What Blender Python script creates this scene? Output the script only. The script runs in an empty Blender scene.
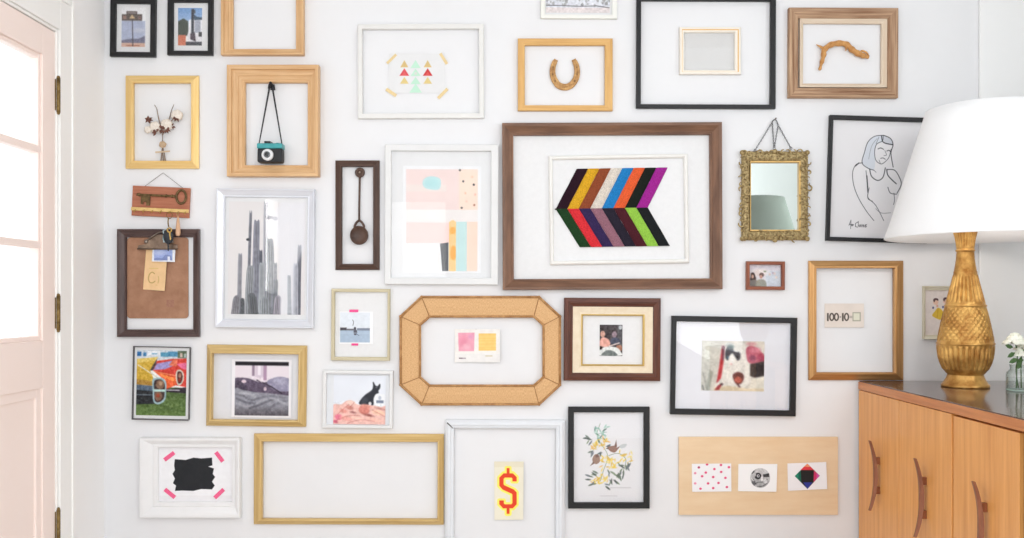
import bpy, math, random
import numpy as np
from mathutils import Vector, Matrix
random.seed(7)
C = bpy.context.scene.collection
SC = bpy.context.scene
S, D, CZ = 0.0036, 3.24, 1.20          # metres per photo pixel on the back wall, camera distance, camera height
PI = math.pi

def P(px, py, t=0.0):
    k = S * (D - t) / D
    return Vector(((px - 512) * k, -t, CZ + (300 - py) * k))

def lin(c):
    out = []
    for v in c[:3]:
        v = v / 255.0
        out.append(v / 12.92 if v <= 0.04045 else ((v + 0.055) / 1.055) ** 2.4)
    return out

# ------------------------------------------------------------------ materials
MATS = {}
def new_mat(name):
    m = bpy.data.materials.new(name); m.use_nodes = True
    nt = m.node_tree
    b = nt.nodes['Principled BSDF']
    return m, nt, b

def mat(name, c, rough=0.6, metal=0.0, c2=None, scale=40.0, bump=0.0, stretch=None, spec=0.4, coords='Object', detail=4.0):
    """noise-blended colour between c and c2; stretch = per-axis scale"""
    if name in MATS: return MATS[name]
    m, nt, b = new_mat(name)
    c2 = c2 or tuple(max(0, v * 0.985) for v in c)
    tc = nt.nodes.new('ShaderNodeTexCoord'); mp = nt.nodes.new('ShaderNodeMapping')
    nz = nt.nodes.new('ShaderNodeTexNoise'); rp = nt.nodes.new('ShaderNodeValToRGB')
    nt.links.new(tc.outputs[coords], mp.inputs[0]); nt.links.new(mp.outputs[0], nz.inputs['Vector'])
    mp.inputs['Scale'].default_value = stretch or (1, 1, 1)
    nz.inputs['Scale'].default_value = scale; nz.inputs['Detail'].default_value = detail
    nz.inputs['Roughness'].default_value = 0.6
    rp.color_ramp.elements[0].position = 0.32; rp.color_ramp.elements[1].position = 0.68
    rp.color_ramp.elements[0].color = lin(c2) + [1]; rp.color_ramp.elements[1].color = lin(c) + [1]
    nt.links.new(nz.outputs['Fac'], rp.inputs[0]); nt.links.new(rp.outputs[0], b.inputs['Base Color'])
    b.inputs['Roughness'].default_value = rough; b.inputs['Metallic'].default_value = metal
    b.inputs['Specular IOR Level'].default_value = spec
    if bump:
        bp = nt.nodes.new('ShaderNodeBump'); bp.inputs['Strength'].default_value = bump; bp.inputs['Distance'].default_value = 0.002
        nt.links.new(nz.outputs['Fac'], bp.inputs['Height']); nt.links.new(bp.outputs[0], b.inputs['Normal'])
    MATS[name] = m
    return m

def wood(name, c, c2, rough=0.5, along=6, across=160, spec=0.35, bump=0.15, metal=0.0):
    # uv: u runs along each rail, v across it (in metres)
    return mat(name, c, rough, metal, c2, 1.0, bump, (along, across, 1), spec, 'UV')

def glass_mat(name, tint=(1, 1, 1), rough=0.0, ior=1.45, edge=None):
    if name in MATS: return MATS[name]
    m = bpy.data.materials.new(name); m.use_nodes = True; nt = m.node_tree
    nt.nodes.clear()
    o = nt.nodes.new('ShaderNodeOutputMaterial'); mx = nt.nodes.new('ShaderNodeMixShader')
    tr = nt.nodes.new('ShaderNodeBsdfTransparent'); gl = nt.nodes.new('ShaderNodeBsdfGlossy')
    lf = nt.nodes.new('ShaderNodeLayerWeight'); lf.inputs[0].default_value = 0.5
    pw = nt.nodes.new('ShaderNodeMath'); pw.operation = 'POWER'; pw.inputs[1].default_value = 5
    fr = nt.nodes.new('ShaderNodeMath'); fr.operation = 'MULTIPLY_ADD'; f0 = ((ior-1)/(ior+1))**2
    fr.inputs[1].default_value = 1-f0; fr.inputs[2].default_value = f0
    nt.links.new(lf.outputs['Facing'], pw.inputs[0]); nt.links.new(pw.outputs[0], fr.inputs[0])
    tr.inputs[0].default_value = (*tint, 1); gl.inputs['Roughness'].default_value = rough
    if edge:
        lw = nt.nodes.new('ShaderNodeLayerWeight'); lw.inputs[0].default_value = 0.35
        rp = nt.nodes.new('ShaderNodeValToRGB')
        rp.color_ramp.elements[0].color = (*tint, 1); rp.color_ramp.elements[1].color = (*edge, 1)
        nt.links.new(lw.outputs['Facing'], rp.inputs[0]); nt.links.new(rp.outputs[0], tr.inputs[0])
    nt.links.new(fr.outputs[0], mx.inputs[0]); nt.links.new(tr.outputs[0], mx.inputs[1]); nt.links.new(gl.outputs[0], mx.inputs[2])
    nt.links.new(mx.outputs[0], o.inputs[0])
    MATS[name] = m
    return m

def art_mat():
    if 'printed_paper' in MATS: return MATS['printed_paper']
    m, nt, b = new_mat('printed_paper')
    a = nt.nodes.new('ShaderNodeVertexColor'); a.layer_name = 'Col'
    nt.links.new(a.outputs[0], b.inputs['Base Color'])
    b.inputs['Roughness'].default_value = 0.65; b.inputs['Specular IOR Level'].default_value = 0.25
    MATS['printed_paper'] = m
    return m

WHITE = lambda: mat('white_paint', (230, 230, 230), 0.45, scale=20)
PAPER = lambda: mat('white_card', (234, 234, 235), 0.8, scale=60, spec=0.1)
BLACK = lambda: mat('black_paint', (25, 25, 28), 0.45, c2=(19, 19, 22), scale=60)
GLASS = lambda: glass_mat('picture_glass')
BRASS = lambda: mat('aged_brass', (150, 125, 75), 0.4, 0.7, (100, 78, 45), 60)
STEEL = lambda: mat('dull_steel', (150, 140, 130), 0.35, 0.9, (110, 100, 92), 60)

# ------------------------------------------------------------------ mesh builder
class MB:
    def __init__(self): self.v = []; self.f = []; self.uv = []; self.sm = []
    def add(self, verts, faces, smooth=False, uvs=None):
        o = len(self.v); self.v += [Vector(p) for p in verts]
        for i, f in enumerate(faces):
            self.f.append([o + k for k in f]); self.sm.append(smooth)
            self.uv.append(uvs[i] if uvs else [(self.v[o + k].x, self.v[o + k].z) for k in f])
        return self
    def box(self, lo, hi, rot=None):
        x0, y0, z0 = lo; x1, y1, z1 = hi
        vs = [Vector(p) for p in ((x0,y0,z0),(x1,y0,z0),(x1,y1,z0),(x0,y1,z0),(x0,y0,z1),(x1,y0,z1),(x1,y1,z1),(x0,y1,z1))]
        if rot: vs = [rot @ p for p in vs]
        return self.add(vs, [(0,3,2,1),(4,5,6,7),(0,1,5,4),(1,2,6,5),(2,3,7,6),(3,0,4,7)])
    def prism(self, pts, y0, y1):          # outline in x,z seen from the front, extruded from y0 (front) to y1
        n = len(pts)
        a = sum(pts[i][0]*pts[(i+1)%n][1]-pts[(i+1)%n][0]*pts[i][1] for i in range(n))
        if a < 0: pts = pts[::-1]
        vs = [(p[0], y0, p[1]) for p in pts] + [(p[0], y1, p[1]) for p in pts]
        fs = [list(range(n)), list(range(2*n-1, n-1, -1))] + [[i, n+i, n+(i+1)%n, (i+1)%n] for i in range(n)]
        return self.add(vs, fs)
    def tube(self, pts, r, n=8, closed=False, flat=None, cap=True):
        pts = [Vector(p) for p in pts]; m = len(pts)
        rs = r if isinstance(r, (list, tuple)) else [r] * m
        vs = []; up = None
        for i, p in enumerate(pts):
            if closed: t = pts[(i+1) % m] - pts[i-1]
            else: t = pts[min(i+1, m-1)] - pts[max(i-1, 0)]
            t = t.normalized() if t.length > 1e-9 else Vector((0, 0, 1))
            if up is None:
                up = Vector((0, 1, 0)) if abs(t.y) < 0.9 else Vector((1, 0, 0))
            a = (up - t * up.dot(t)); a = a.normalized() if a.length > 1e-6 else t.orthogonal().normalized()
            up = a; b = t.cross(a)
            for k in range(n):
                q = 2 * PI * k / n
                vs.append(p + a * math.cos(q) * rs[i] * (flat or 1) + b * math.sin(q) * rs[i])
        fs = []
        for i in range(m if closed else m - 1):
            for k in range(n):
                j = (i + 1) % m
                fs.append((i*n+k, j*n+k, j*n+(k+1) % n, i*n+(k+1) % n))
        if not closed and cap:
            fs.append(list(range(n))); fs.append(list(range((m-1)*n + n - 1, (m-1)*n - 1, -1)))
        return self.add(vs, fs, True)
    def ball(self, c, r, n=10, m=8, fn=None):
        c = Vector(c); r = Vector(r) if not isinstance(r, (int, float)) else Vector((r, r, r))
        vs = []
        for i in range(m + 1):
            th = PI * i / m
            for k in range(n):
                q = 2 * PI * k / n
                d = Vector((math.sin(th)*math.cos(q), math.sin(th)*math.sin(q), math.cos(th)))
                s = fn(d) if fn else 1
                vs.append(c + Vector((d.x*r.x, d.y*r.y, d.z*r.z)) * s)
        fs = [(i*n+k, (i+1)*n+k, (i+1)*n+(k+1) % n, i*n+(k+1) % n) for i in range(m) for k in range(n)]
        return self.add(vs, fs, True)
    def lathe(self, c, prof, n=32, fn=None, closed=False):
        # prof (r, z); fn(theta, i) -> radius offset
        c = Vector(c); vs = []
        for i, (r, z) in enumerate(prof):
            for k in range(n):
                q = 2 * PI * k / n
                rr = r + (fn(q, i) if fn else 0)
                vs.append(c + Vector((rr*math.cos(q), rr*math.sin(q), z)))
        m = len(prof)
        fs = [(i*n+k, i*n+(k+1) % n, (i+1)*n+(k+1) % n, (i+1)*n+k) for i in range(m-1) for k in range(n)]
        if not closed:
            fs.append(list(range(n-1, -1, -1))); fs.append(list(range((m-1)*n, m*n)))
        return self.add(vs, fs, True)
    def build(self, name, m, parent=None, loc=None, bevel=0):
        o0 = parent['_w'] if parent is not None else (loc if loc is not None else (0, 0, 0))
        o0 = Vector(o0)
        me = bpy.data.meshes.new(name)
        me.from_pydata([p - o0 for p in self.v], [], self.f)
        uvl = me.uv_layers.new(name='UVMap')
        flat = [c for fu in self.uv for uv in fu for c in uv]
        if len(flat) == 2 * len(me.loops): uvl.data.foreach_set('uv', flat)
        me.polygons.foreach_set('use_smooth', self.sm)
        me.materials.append(m); me.update()
        o = bpy.data.objects.new(name, me); C.objects.link(o)
        if parent is not None: o.parent = parent; o['_w'] = tuple(o0)
        else: o.location = o0; o['_w'] = tuple(o0)
        if parent is not None and parent.type == 'MESH': pass
        if bevel:
            md = o.modifiers.new('Bevel', 'BEVEL'); md.width = bevel; md.segments = 2; md.limit_method = 'ANGLE'
        return o

def smooth(pts, n=6, closed=False):
    pts = [Vector(p) for p in pts]; out = []; m = len(pts)
    rng = m if closed else m - 1
    for i in range(rng):
        p0 = pts[i-1] if (closed or i > 0) else pts[0]; p1 = pts[i]
        p2 = pts[(i+1) % m]; p3 = pts[(i+2) % m] if (closed or i + 2 < m) else pts[-1]
        for k in range(n):
            t = k / n
            out.append(0.5 * ((2*p1) + (-p0+p2)*t + (2*p0-5*p1+4*p2-p3)*t*t + (-p0+3*p1-3*p2+p3)*t**3))
    if not closed: out.append(pts[-1])
    return out

def tag(o, label, cat, group=None):
    o['label'] = label; o['category'] = cat
    if group: o['group'] = group
    return o
def thing(name, label, cat, loc, ang=0, group=None):
    o = bpy.data.objects.new(name, None); C.objects.link(o); o.empty_display_size = 0.05
    o.location = loc; o.rotation_euler = (0, ang, 0); o['_w'] = tuple(loc)
    return tag(o, label, cat, group)

# ------------------------------------------------------------------ frames
def rect_pts(r): return [(r[0], r[1]), (r[2], r[1]), (r[2], r[3]), (r[0], r[3])]
def mould(outer, inner, prof, mb=None, base=0.001):
    """outer / inner: photo-pixel outlines; prof: (0..1 from outer to inner, height off the wall in mm)"""
    mb = mb or MB()
    if len(outer) == 4 and not isinstance(outer[0], (tuple, list)): outer = rect_pts(outer)
    if len(inner) == 4 and not isinstance(inner[0], (tuple, list)): inner = rect_pts(inner)
    tm = max(h for a, h in prof) / 1000
    mx = sum(p[0] for p in outer)/len(outer); my = sum(p[1] for p in outer)/len(outer)
    O = []
    for x, y in outer:      # an outer side that faces the room's middle is seen down to the wall
        X = P(x, y, 0 if (x-mx)*(512-x) > 0 else tm).x; Z = P(x, y, 0 if (y-my)*(300-y) > 0 else tm).z
        O.append(Vector((X, -tm, Z)))
    I = [P(x, y, tm) for x, y in inner]
    n = len(O)
    for i in range(n):
        j = (i + 1) % n
        L = (O[j] - O[i]).length; w = (O[i] - I[i]).length * 0.72
        e = (O[j] - O[i]).normalized()
        for (a0, h0), (a1, h1) in zip(prof[:-1], prof[1:]):
            q = []
            for (a, h, A, B) in ((a0, h0, O[i], I[i]), (a0, h0, O[j], I[j]), (a1, h1, O[j], I[j]), (a1, h1, O[i], I[i])):
                p = A.lerp(B, a); q.append(Vector((p.x, -(h/1000) - base, p.z)))
            uv = []
            for p, (a, h) in zip(q, ((a0, h0), (a0, h0), (a1, h1), (a1, h1))):
                uv.append(((p - O[i]).dot(e) + i * 3.7, a * w + h / 1000 + i * 1.3))
            mb.add([q[0], q[3], q[2], q[1]], [(0, 1, 2, 3)], False, [[uv[0], uv[3], uv[2], uv[1]]])
    return mb

FLAT = lambda h: [(0, 0), (0, h-1.5), (.08, h), (.92, h), (1, h-1.5), (1, 1)]
SLOPE_IN = lambda h: [(0, 0), (0, h*.9), (.05, h), (.15, h), (.3, h*.85), (.8, h*.55), (.85, h*.6), (.95, h*.6), (1, h*.5), (1, 1)]
SLOPE_OUT = lambda h: [(0, 0), (0, h*.4), (.1, h*.5), (.6, h*.85), (.75, h), (.92, h), (1, h*.85), (1, 1)]
ROUND = lambda h: [(0, 0), (0, h*.5)] + [(.5-.5*math.cos(PI*k/8), h*.5+h*.5*math.sin(PI*k/8)) for k in range(1, 8)] + [(1, h*.5), (1, 1)]
STEPS = lambda h: [(0, 0), (0, h*.92), (.03, h), (.26, h), (.29, h*.78), (.33, h*.78), (.36, h*.72), (.6, h*.62), (.63, h*.52), (.84, h*.45), (.88, h*.5), (.97, h*.5), (1, h*.42), (1, 1)]

def centre(r, t=0): 
    p = P((r[0]+r[2])/2, (r[1]+r[3])/2, 0); return (p.x, 0, p.z)

def sheet(name, r, t, m, parent=None, loc=None, th=0.0008):
    a = P(r[0], r[3], t); b = P(r[2], r[1], t)
    return MB().box((a.x, -t, a.z), (b.x, -t + th, b.z)).build(name, m, parent, loc)

def frame(name, label, cat, outer, inner, prof, m, ang=0, group=None, parts=None, shape=None):
    loc = centre(outer)
    o_pts, i_pts = shape if shape else (outer, inner)
    mb = mould(o_pts, i_pts, prof)
    if parts is None:
        o = mb.build(name, m, None, loc); o.rotation_euler = (0, ang, 0)
        return tag(o, label, cat, group)
    t = thing(name, label, cat, loc, ang, group)
    mb.build('moulding', m, t)
    parts(t)
    return t

# ------------------------------------------------------------------ painter for prints (colour per mesh vertex)
def vnoise(X, Y, seed=0, oct=3):
    out = np.zeros_like(X); amp = 1; tot = 0
    for o in range(oct):
        rs = np.random.RandomState(seed + o); g = rs.rand(64, 64)
        xi = np.floor(X).astype(int); yi = np.floor(Y).astype(int); fx = X - xi; fy = Y - yi
        fx = fx*fx*(3-2*fx); fy = fy*fy*(3-2*fy)
        a = g[yi % 64, xi % 64]; b = g[yi % 64, (xi+1) % 64]; c = g[(yi+1) % 64, xi % 64]; d = g[(yi+1) % 64, (xi+1) % 64]
        out += amp * ((a*(1-fx)+b*fx)*(1-fy) + (c*(1-fx)+d*fx)*fy); tot += amp; amp *= .5; X = X*2.03; Y = Y*2.03
    return out / tot

class Art:
    def __init__(self, corners, zoom, res):
        (self.c) = corners; zx, zy, zs = zoom
        w = max(abs(corners[1][0]-corners[0][0]), 1); h = max(abs(corners[3][1]-corners[0][1]), 1)
        self.nx = max(4, int(w*res)+1); self.ny = max(4, int(h*res)+1)
        u = np.linspace(0, 1, self.nx)[None, :]; v = np.linspace(0, 1, self.ny)[:, None]
        (x0,y0),(x1,y1),(x2,y2),(x3,y3) = corners
        self.px = x0*(1-u)*(1-v)+x1*u*(1-v)+x2*u*v+x3*(1-u)*v
        self.py = y0*(1-u)*(1-v)+y1*u*(1-v)+y2*u*v+y3*(1-u)*v
        self.u = u+0*v; self.v = v+0*u
        self.X = (self.px-zx)*zs; self.Y = (self.py-zy)*zs
        self.s = zs/res*1.1
        self.im = np.ones((self.ny, self.nx, 3))*0.94
    def mix(self, m, col):
        c = np.array(col, float)/255 if not isinstance(col, np.ndarray) else col
        m = np.clip(m, 0, 1)[..., None]; self.im = self.im*(1-m)+c*m; return self
    def fill(self, col): return self.mix(np.ones_like(self.X), col)
    def grad(self, y0, y1, c0, c1):
        t = np.clip((self.Y-y0)/(y1-y0), 0, 1)[..., None]
        m = ((self.Y >= min(y0, y1)-1) & (self.Y <= max(y0, y1)+1)).astype(float)
        return self.mix(m, (np.array(c0)*(1-t)+np.array(c1)*t)/255)
    def sd(self, d, soft): return np.clip(0.5 - d/(soft or self.s), 0, 1)
    def _segd(self, a, b):
        ax, ay = a; dx, dy = b[0]-ax, b[1]-ay; L = dx*dx+dy*dy+1e-9
        t = np.clip(((self.X-ax)*dx+(self.Y-ay)*dy)/L, 0, 1)
        return np.hypot(self.X-ax-t*dx, self.Y-ay-t*dy)
    def line(self, pts, w, col, a=1, soft=None):
        d = np.full_like(self.X, 1e9)
        for p, q in zip(pts[:-1], pts[1:]): d = np.minimum(d, self._segd(p, q))
        return self.mix(self.sd(d-w/2, soft)*a, col)
    def curve(self, pts, w, col, a=1, n=5, soft=None):
        q = smooth([(x, y, 0) for x, y in pts], n); return self.line([(p.x, p.y) for p in q], w, col, a, soft)
    def pmask(self, pts, soft=None):
        d = np.full_like(self.X, 1e9); ins = np.zeros(self.X.shape, bool); n = len(pts)
        for i in range(n):
            a, b = pts[i], pts[(i+1) % n]; d = np.minimum(d, self._segd(a, b))
            if a[1] != b[1]:
                c = ((a[1] > self.Y) != (b[1] > self.Y)) & (self.X < (b[0]-a[0])*(self.Y-a[1])/(b[1]-a[1])+a[0]); ins ^= c
        return self.sd(np.where(ins, -d, d), soft)
    def poly(self, pts, col, a=1, soft=None): return self.mix(self.pmask(pts, soft)*a, col)
    def blob(self, pts, col, a=1, soft=None, n=5):
        q = smooth([(x, y, 0) for x, y in pts], n, True); return self.poly([(p.x, p.y) for p in q], col, a, soft)
    def rect(self, x0, y0, x1, y1, col, a=1, soft=None): return self.poly([(x0,y0),(x1,y0),(x1,y1),(x0,y1)], col, a, soft)
    def ell(self, cx, cy, rx, ry, col, a=1, ang=0, soft=None):
        c, s = math.cos(ang), math.sin(ang); dx, dy = self.X-cx, self.Y-cy
        x = (dx*c+dy*s)/rx; y = (-dx*s+dy*c)/ry
        return self.mix(self.sd((np.hypot(x, y)-1)*min(rx, ry), soft)*a, col)
    def ring(self, cx, cy, rx, ry, w, col, a=1):
        return self.line([(cx+rx*math.cos(2*PI*k/28), cy+ry*math.sin(2*PI*k/28)) for k in range(29)], w, col, a)
    def speck(self, scale, amp, seed=1, mask=None):
        n = (vnoise(self.X/scale, self.Y/scale, seed)-0.5)*amp
        if mask is not None: n = n*mask
        self.im = np.clip(self.im+n[..., None], 0, 1); return self
    def blur(self, r=1, n=2):
        for _ in range(n):
            for ax in (0, 1):
                p = np.pad(self.im, [(r, r) if k == ax else (0, 0) for k in range(3)], mode='edge'); L = self.im.shape[ax]
                self.im = sum(np.take(p, range(i, i+L), axis=ax) for i in range(2*r+1))/(2*r+1)
        return self
    def mesh(self, name, t, parent=None, loc=None, tf=None):
        o0 = Vector(parent['_w'] if parent is not None else loc)
        tt = t + (tf(self.u, self.v) if tf else 0*self.u)
        k = S*(D-tt)/D
        co = np.stack([(self.px-512)*k-o0.x, -tt-o0.y, CZ+(300-self.py)*k-o0.z], -1).reshape(-1, 3)
        nx, ny = self.nx, self.ny
        i = np.arange(nx*ny).reshape(ny, nx)
        q = np.stack([i[:-1, :-1], i[1:, :-1], i[1:, 1:], i[:-1, 1:]], -1).reshape(-1, 4)
        me = bpy.data.meshes.new(name); nf = len(q)
        me.vertices.add(nx*ny); me.vertices.foreach_set('co', co.ravel())
        me.loops.add(nf*4); me.loops.foreach_set('vertex_index', q.ravel())
        me.polygons.add(nf); me.polygons.foreach_set('loop_start', np.arange(0, nf*4, 4)); me.polygons.foreach_set('loop_total', np.full(nf, 4))
        me.polygons.foreach_set('use_smooth', np.ones(nf, bool))
        me.update(calc_edges=True); me.validate()
        im = np.clip(self.im, 0, 1); im = np.where(im <= .04045, im/12.92, ((im+.055)/1.055)**2.4)
        ca = me.color_attributes.new('Col', 'FLOAT_COLOR', 'POINT')
        ca.data.foreach_set('color', np.concatenate([im, np.ones((ny, nx, 1))], -1).ravel())
        me.materials.append(art_mat())
        o = bpy.data.objects.new(name, me); C.objects.link(o)
        if parent is not None: o.parent = parent
        else: o.location = o0
        o['_w'] = tuple(o0)
        return o

def R4(r): return [(r[0], r[1]), (r[2], r[1]), (r[2], r[3]), (r[0], r[3])]
def art(name, r, zoom, paint, t, parent, res=2.0):
    a = Art(R4(r) if not isinstance(r[0], tuple) else r, zoom, res); paint(a); return a.mesh(name, t, parent)
def card(name, label, cat, corners, zoom, paint, t=0.002, res=2.5, lift=0.004, group=None):
    """a single loose sheet pinned to what is behind it, its right edge curling off"""
    if not isinstance(corners[0], tuple): corners = R4(corners)
    a = Art(corners, zoom, res); paint(a)
    cx = sum(p[0] for p in corners)/4; cy = sum(p[1] for p in corners)/4; p = P(cx, cy)
    o = a.mesh(name, t, None, (p.x, -t, p.z), lambda u, v: lift*u**3 + 0.3*lift*(v**2))
    return tag(o, label, cat, group)

# ================================================================== THE SETTING
def struct(o): o['kind'] = 'structure'; return o
XL, XR = (104.5-512)*S, 1.93
DY0, DY1 = -0.348, -1.26           # door: hinge side and latch side
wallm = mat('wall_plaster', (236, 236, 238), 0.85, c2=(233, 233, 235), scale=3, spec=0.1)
struct(MB().box((XL-.15, 0, 0), (XR+.15, .12, 2.75)).build('wall_back', wallm))
DH = 2.06
w = MB()
w.box((XL-.12, DY0+.012, 0), (XL, 0, 2.75)); w.box((XL-.12, DY1-.012, DH+.012), (XL, DY0+.012, 2.75))
w.box((XL-.12, -2.08, 0), (XL, DY1-.012, 2.75)); w.box((XL-.12, -2.74, 0), (XL, -2.08, 1.2)); w.box((XL-.12, -2.74, 1.86), (XL, -2.08, 2.75))
w.box((XL-.12, -3.7, 0), (XL, -2.74, 2.75))
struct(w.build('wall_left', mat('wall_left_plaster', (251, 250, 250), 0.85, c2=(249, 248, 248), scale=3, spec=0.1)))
wr = MB()
wr.box((XR, -4.3, 0), (XR+.12, -2.55, 2.75)); wr.box((XR, -1.05, 0), (XR+.12, 0, 2.75)); wr.box((XR, -2.55, 0), (XR+.12, -1.05, 1.0)); wr.box((XR, -2.55, 2.4), (XR+.12, -1.05, 2.75))
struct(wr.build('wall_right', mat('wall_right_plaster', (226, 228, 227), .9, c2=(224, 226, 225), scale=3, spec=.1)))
fl = mat('pale_floor', (214, 208, 200), 0.5, c2=(200, 192, 182), scale=6, stretch=(14, 1, 1), bump=.05)
struct(MB().box((XL-.15, -4.6, -.1), (XR+.15, 0.12, 0)).build('floor', fl))
struct(MB().box((XL-.15, -2.3, 2.75), (XR+.15, .12, 2.85)).build('ceiling', mat('ceiling_paint', (242, 242, 242), .9, scale=3, spec=.1)))
trimm = mat('trim_paint', (243, 243, 242), 0.6, c2=(240, 240, 239), scale=4)
struct(MB().box((XL, -.014, 0), (1.676, -.0005, .12)).build('baseboard_back', trimm))
# pale boxed-out board beside the cabinet at the right of the back wall
struct(MB().box((1.678, -.014, 0), (XR-.002, -.0005, 2.75)).build('trim_1', mat('trim_bright', (246, 246, 246), .6, c2=(244, 244, 244), scale=4), bevel=.003))
# door casing on the left wall (jamb strip, stepped casing)
k = MB()
def cas(y0, y1, th):
    k.box((XL+.0005, y0, 0), (XL+th, y1, DH+.012+abs(y1-(DY0+.012))))
k.box((XL+.0005, DY0+.012, 0), (XL+.010, -.245, DH+.11)); k.box((XL+.0005, -.262, 0), (XL+.0145, -.2432, DH+.1282))
k.box((XL+.0005, DY1-.012, DH+.012), (XL+.010, DY0+.0119, DH+.11)); k.box((XL+.0005, DY1-.012, DH+.11), (XL+.014, -.2625, DH+.128))
k.box((XL-.1, DY0+.0005, 0), (XL+.004, DY0+.0115, DH+.011)); k.box((XL-.1, DY1, DH+.002), (XL+.004, DY0+.0005, DH+.0115))
struct(k.build('trim_2', mat('casing_paint', (252, 251, 249), .5, c2=(250, 249, 247), scale=4), bevel=.002))

# --- the blush door: position of a photo pixel on the left wall plane
def LW(px, py):
    r = (104.5-512)/(px-512); kk = S*r
    return -D*(1-r), CZ+(300-py)*kk
gy0 = LW(43.2, 56)[0]; gzt = LW(39, 56)[1]+.012; gzb = LW(39, 337.5)[1]-.010
blush = mat('blush_paint', (255, 238, 231), .5, c2=(254, 236, 228), scale=4)
XD0, XD1 = XL-.045, XL-.001
d = MB()
gy1 = DY1 + (DY0-gy0)                    # far side of glazing
def dbox(y0, y1, z0, z1, x0=XD0, x1=XD1): d.box((x0, min(y0, y1), z0), (x1, max(y0, y1), z1))
dbox(DY0, gy0, .008, DH); dbox(gy1, DY1, .008, DH)
dbox(gy0, gy1, gzt, DH); 
pz1 = LW(37.5, 389)[1]; py0 = LW(37.5, 389)[0]
dbox(gy0, gy1, pz1, gzb)                 # lock rail
dbox(gy0, gy1, .008, .24)
dbox(gy0, gy1, .24, pz1, XD0+.012, XD1-.012)   # sunk panel
for (a, b, c_, e) in ((gy0, gy0-.03, .24, pz1), (gy1, gy1+.03, .24, pz1), (gy0, gy1, pz1-.03, pz1), (gy0, gy1, .24, .27)):
    dbox(a, b, c_, e, XD0+.006-(.0007 if abs(a-b) < .1 else 0), XD1-.006+(.0007 if abs(a-b) < .1 else 0))
gw = (gy0-gy1)
for i in (1, 2):
    y = gy0 - gw*i/3 - (0.0 if i else 0); dbox(y-.011, y+.011, gzb, gzt, XD0+.006, XD1-.006)
    z = gzb + (gzt-gzb)*i/3; dbox(gy0, gy1, z-.011, z+.011, XD0+.006, XD1-.006)
for (a, b, c_, e) in ((gy0, gy0-.014, gzb, gzt), (gy1, gy1+.014, gzb, gzt), (gy0, gy1, gzt-.014, gzt), (gy0, gy1, gzb, gzb+.014)):
    dbox(a, b, c_, e, XD0+.008-(.0007 if abs(a-b) < .1 else 0), XD1-.008+(.0007 if abs(a-b) < .1 else 0))
door = struct(d.build('door_1', blush, bevel=.002))
MB().box((XL-.026, gy1, gzb), (XL-.022, gy0, gzt)).build('glass_pane', GLASS(), door)
for pz in (95, 313, 527):
    h = MB(); _, z = LW(56, pz); hy = DY0+.006
    h.lathe((XL+.006, hy, z-.055), [(.0065, 0), (.0065, .02), (.0062, .0205), (.0062, .0215), (.0065, .022), (.0065, .044), (.0062, .0445), (.0062, .0455), (.0065, .046), (.0065, .066), (.0062, .0665), (.0062, .0675), (.0065, .068), (.0065, .11)], 12)
    h.ball((XL+.006, hy, z-.057), .006, 8, 6); h.ball((XL+.006, hy, z+.057), .006, 8, 6)
    h.box((XL-.0008, hy+.003, z-.05), (XL+.003, hy+.0052, z+.05)); h.box((XL-.0008, hy-.0085, z-.05), (XL+.002, hy-.003, z+.05))
    h.build('hinge', BRASS(), door)
# assumed window in the left wall nearer the camera (seen only as the reflection in the cactus print)
wn = MB()
for (y0, y1, z0, z1) in ((-2.74, -2.70, 1.2, 1.86), (-2.12, -2.08, 1.2, 1.86), (-2.70, -2.12, 1.2, 1.24), (-2.70, -2.12, 1.82, 1.86), (-2.42, -2.40, 1.24, 1.82)):
    wn.box((XL-.08, y0, z0), (XL+.004, y1, z1))
struct(wn.build('assumed_window', trimm))
w2 = MB()  # invented window in the right wall, put in to light the left wall
for (y0, y1, z0, z1) in ((-2.55, -2.49, 1.0, 2.4), (-1.11, -1.05, 1.0, 2.4), (-2.49, -1.11, 1.0, 1.06), (-2.49, -1.11, 2.34, 2.4), (-1.815, -1.785, 1.06, 2.34)):
    w2.box((XR-.004, y0, z0), (XR+.10, y1, z1))
struct(w2.build('added_window', trimm))

# ================================================================== LEFT COLUMNS
NAT = lambda: wood('pale_gilt_wood', (228, 190, 144), (206, 160, 112), .4)
# 1, 2 small black frames
def sign_photo(a):
    a.grad(30, 420, (238, 238, 238), (240, 240, 240)); a.rect(148, 185, 358, 420, (176, 184, 208))
    a.speck(60, .12, 3); a.rect(148, 60, 358, 185, (238, 238, 240))
    a.ell(300, 270, 60, 20, (205, 208, 220), .7, soft=20); a.poly([(148,360),(230,345),(300,345),(345,322),(358,320),(358,385),(148,385)], (118,118,140))
    a.rect(148, 382, 358, 420, (214, 178, 160)); a.rect(190, 400, 310, 412, (160, 100, 80), .7)
    a.poly([(148,128),(190,128),(190,100),(285,100),(285,126),(330,126),(330,184),(148,184)], (92, 80, 76))
    a.poly([(215,165),(240,128),(270,165)], (205,180,140)); a.rect(160,140,190,170,(150,120,110)); a.rect(295,140,320,172,(130,105,98)); a.rect(200,110,275,120,(160,150,150))
    a.line([(243,180),(250,410)], 7, (60, 55, 65)); a.blur(); a.speck(9, .1, 5)
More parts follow.
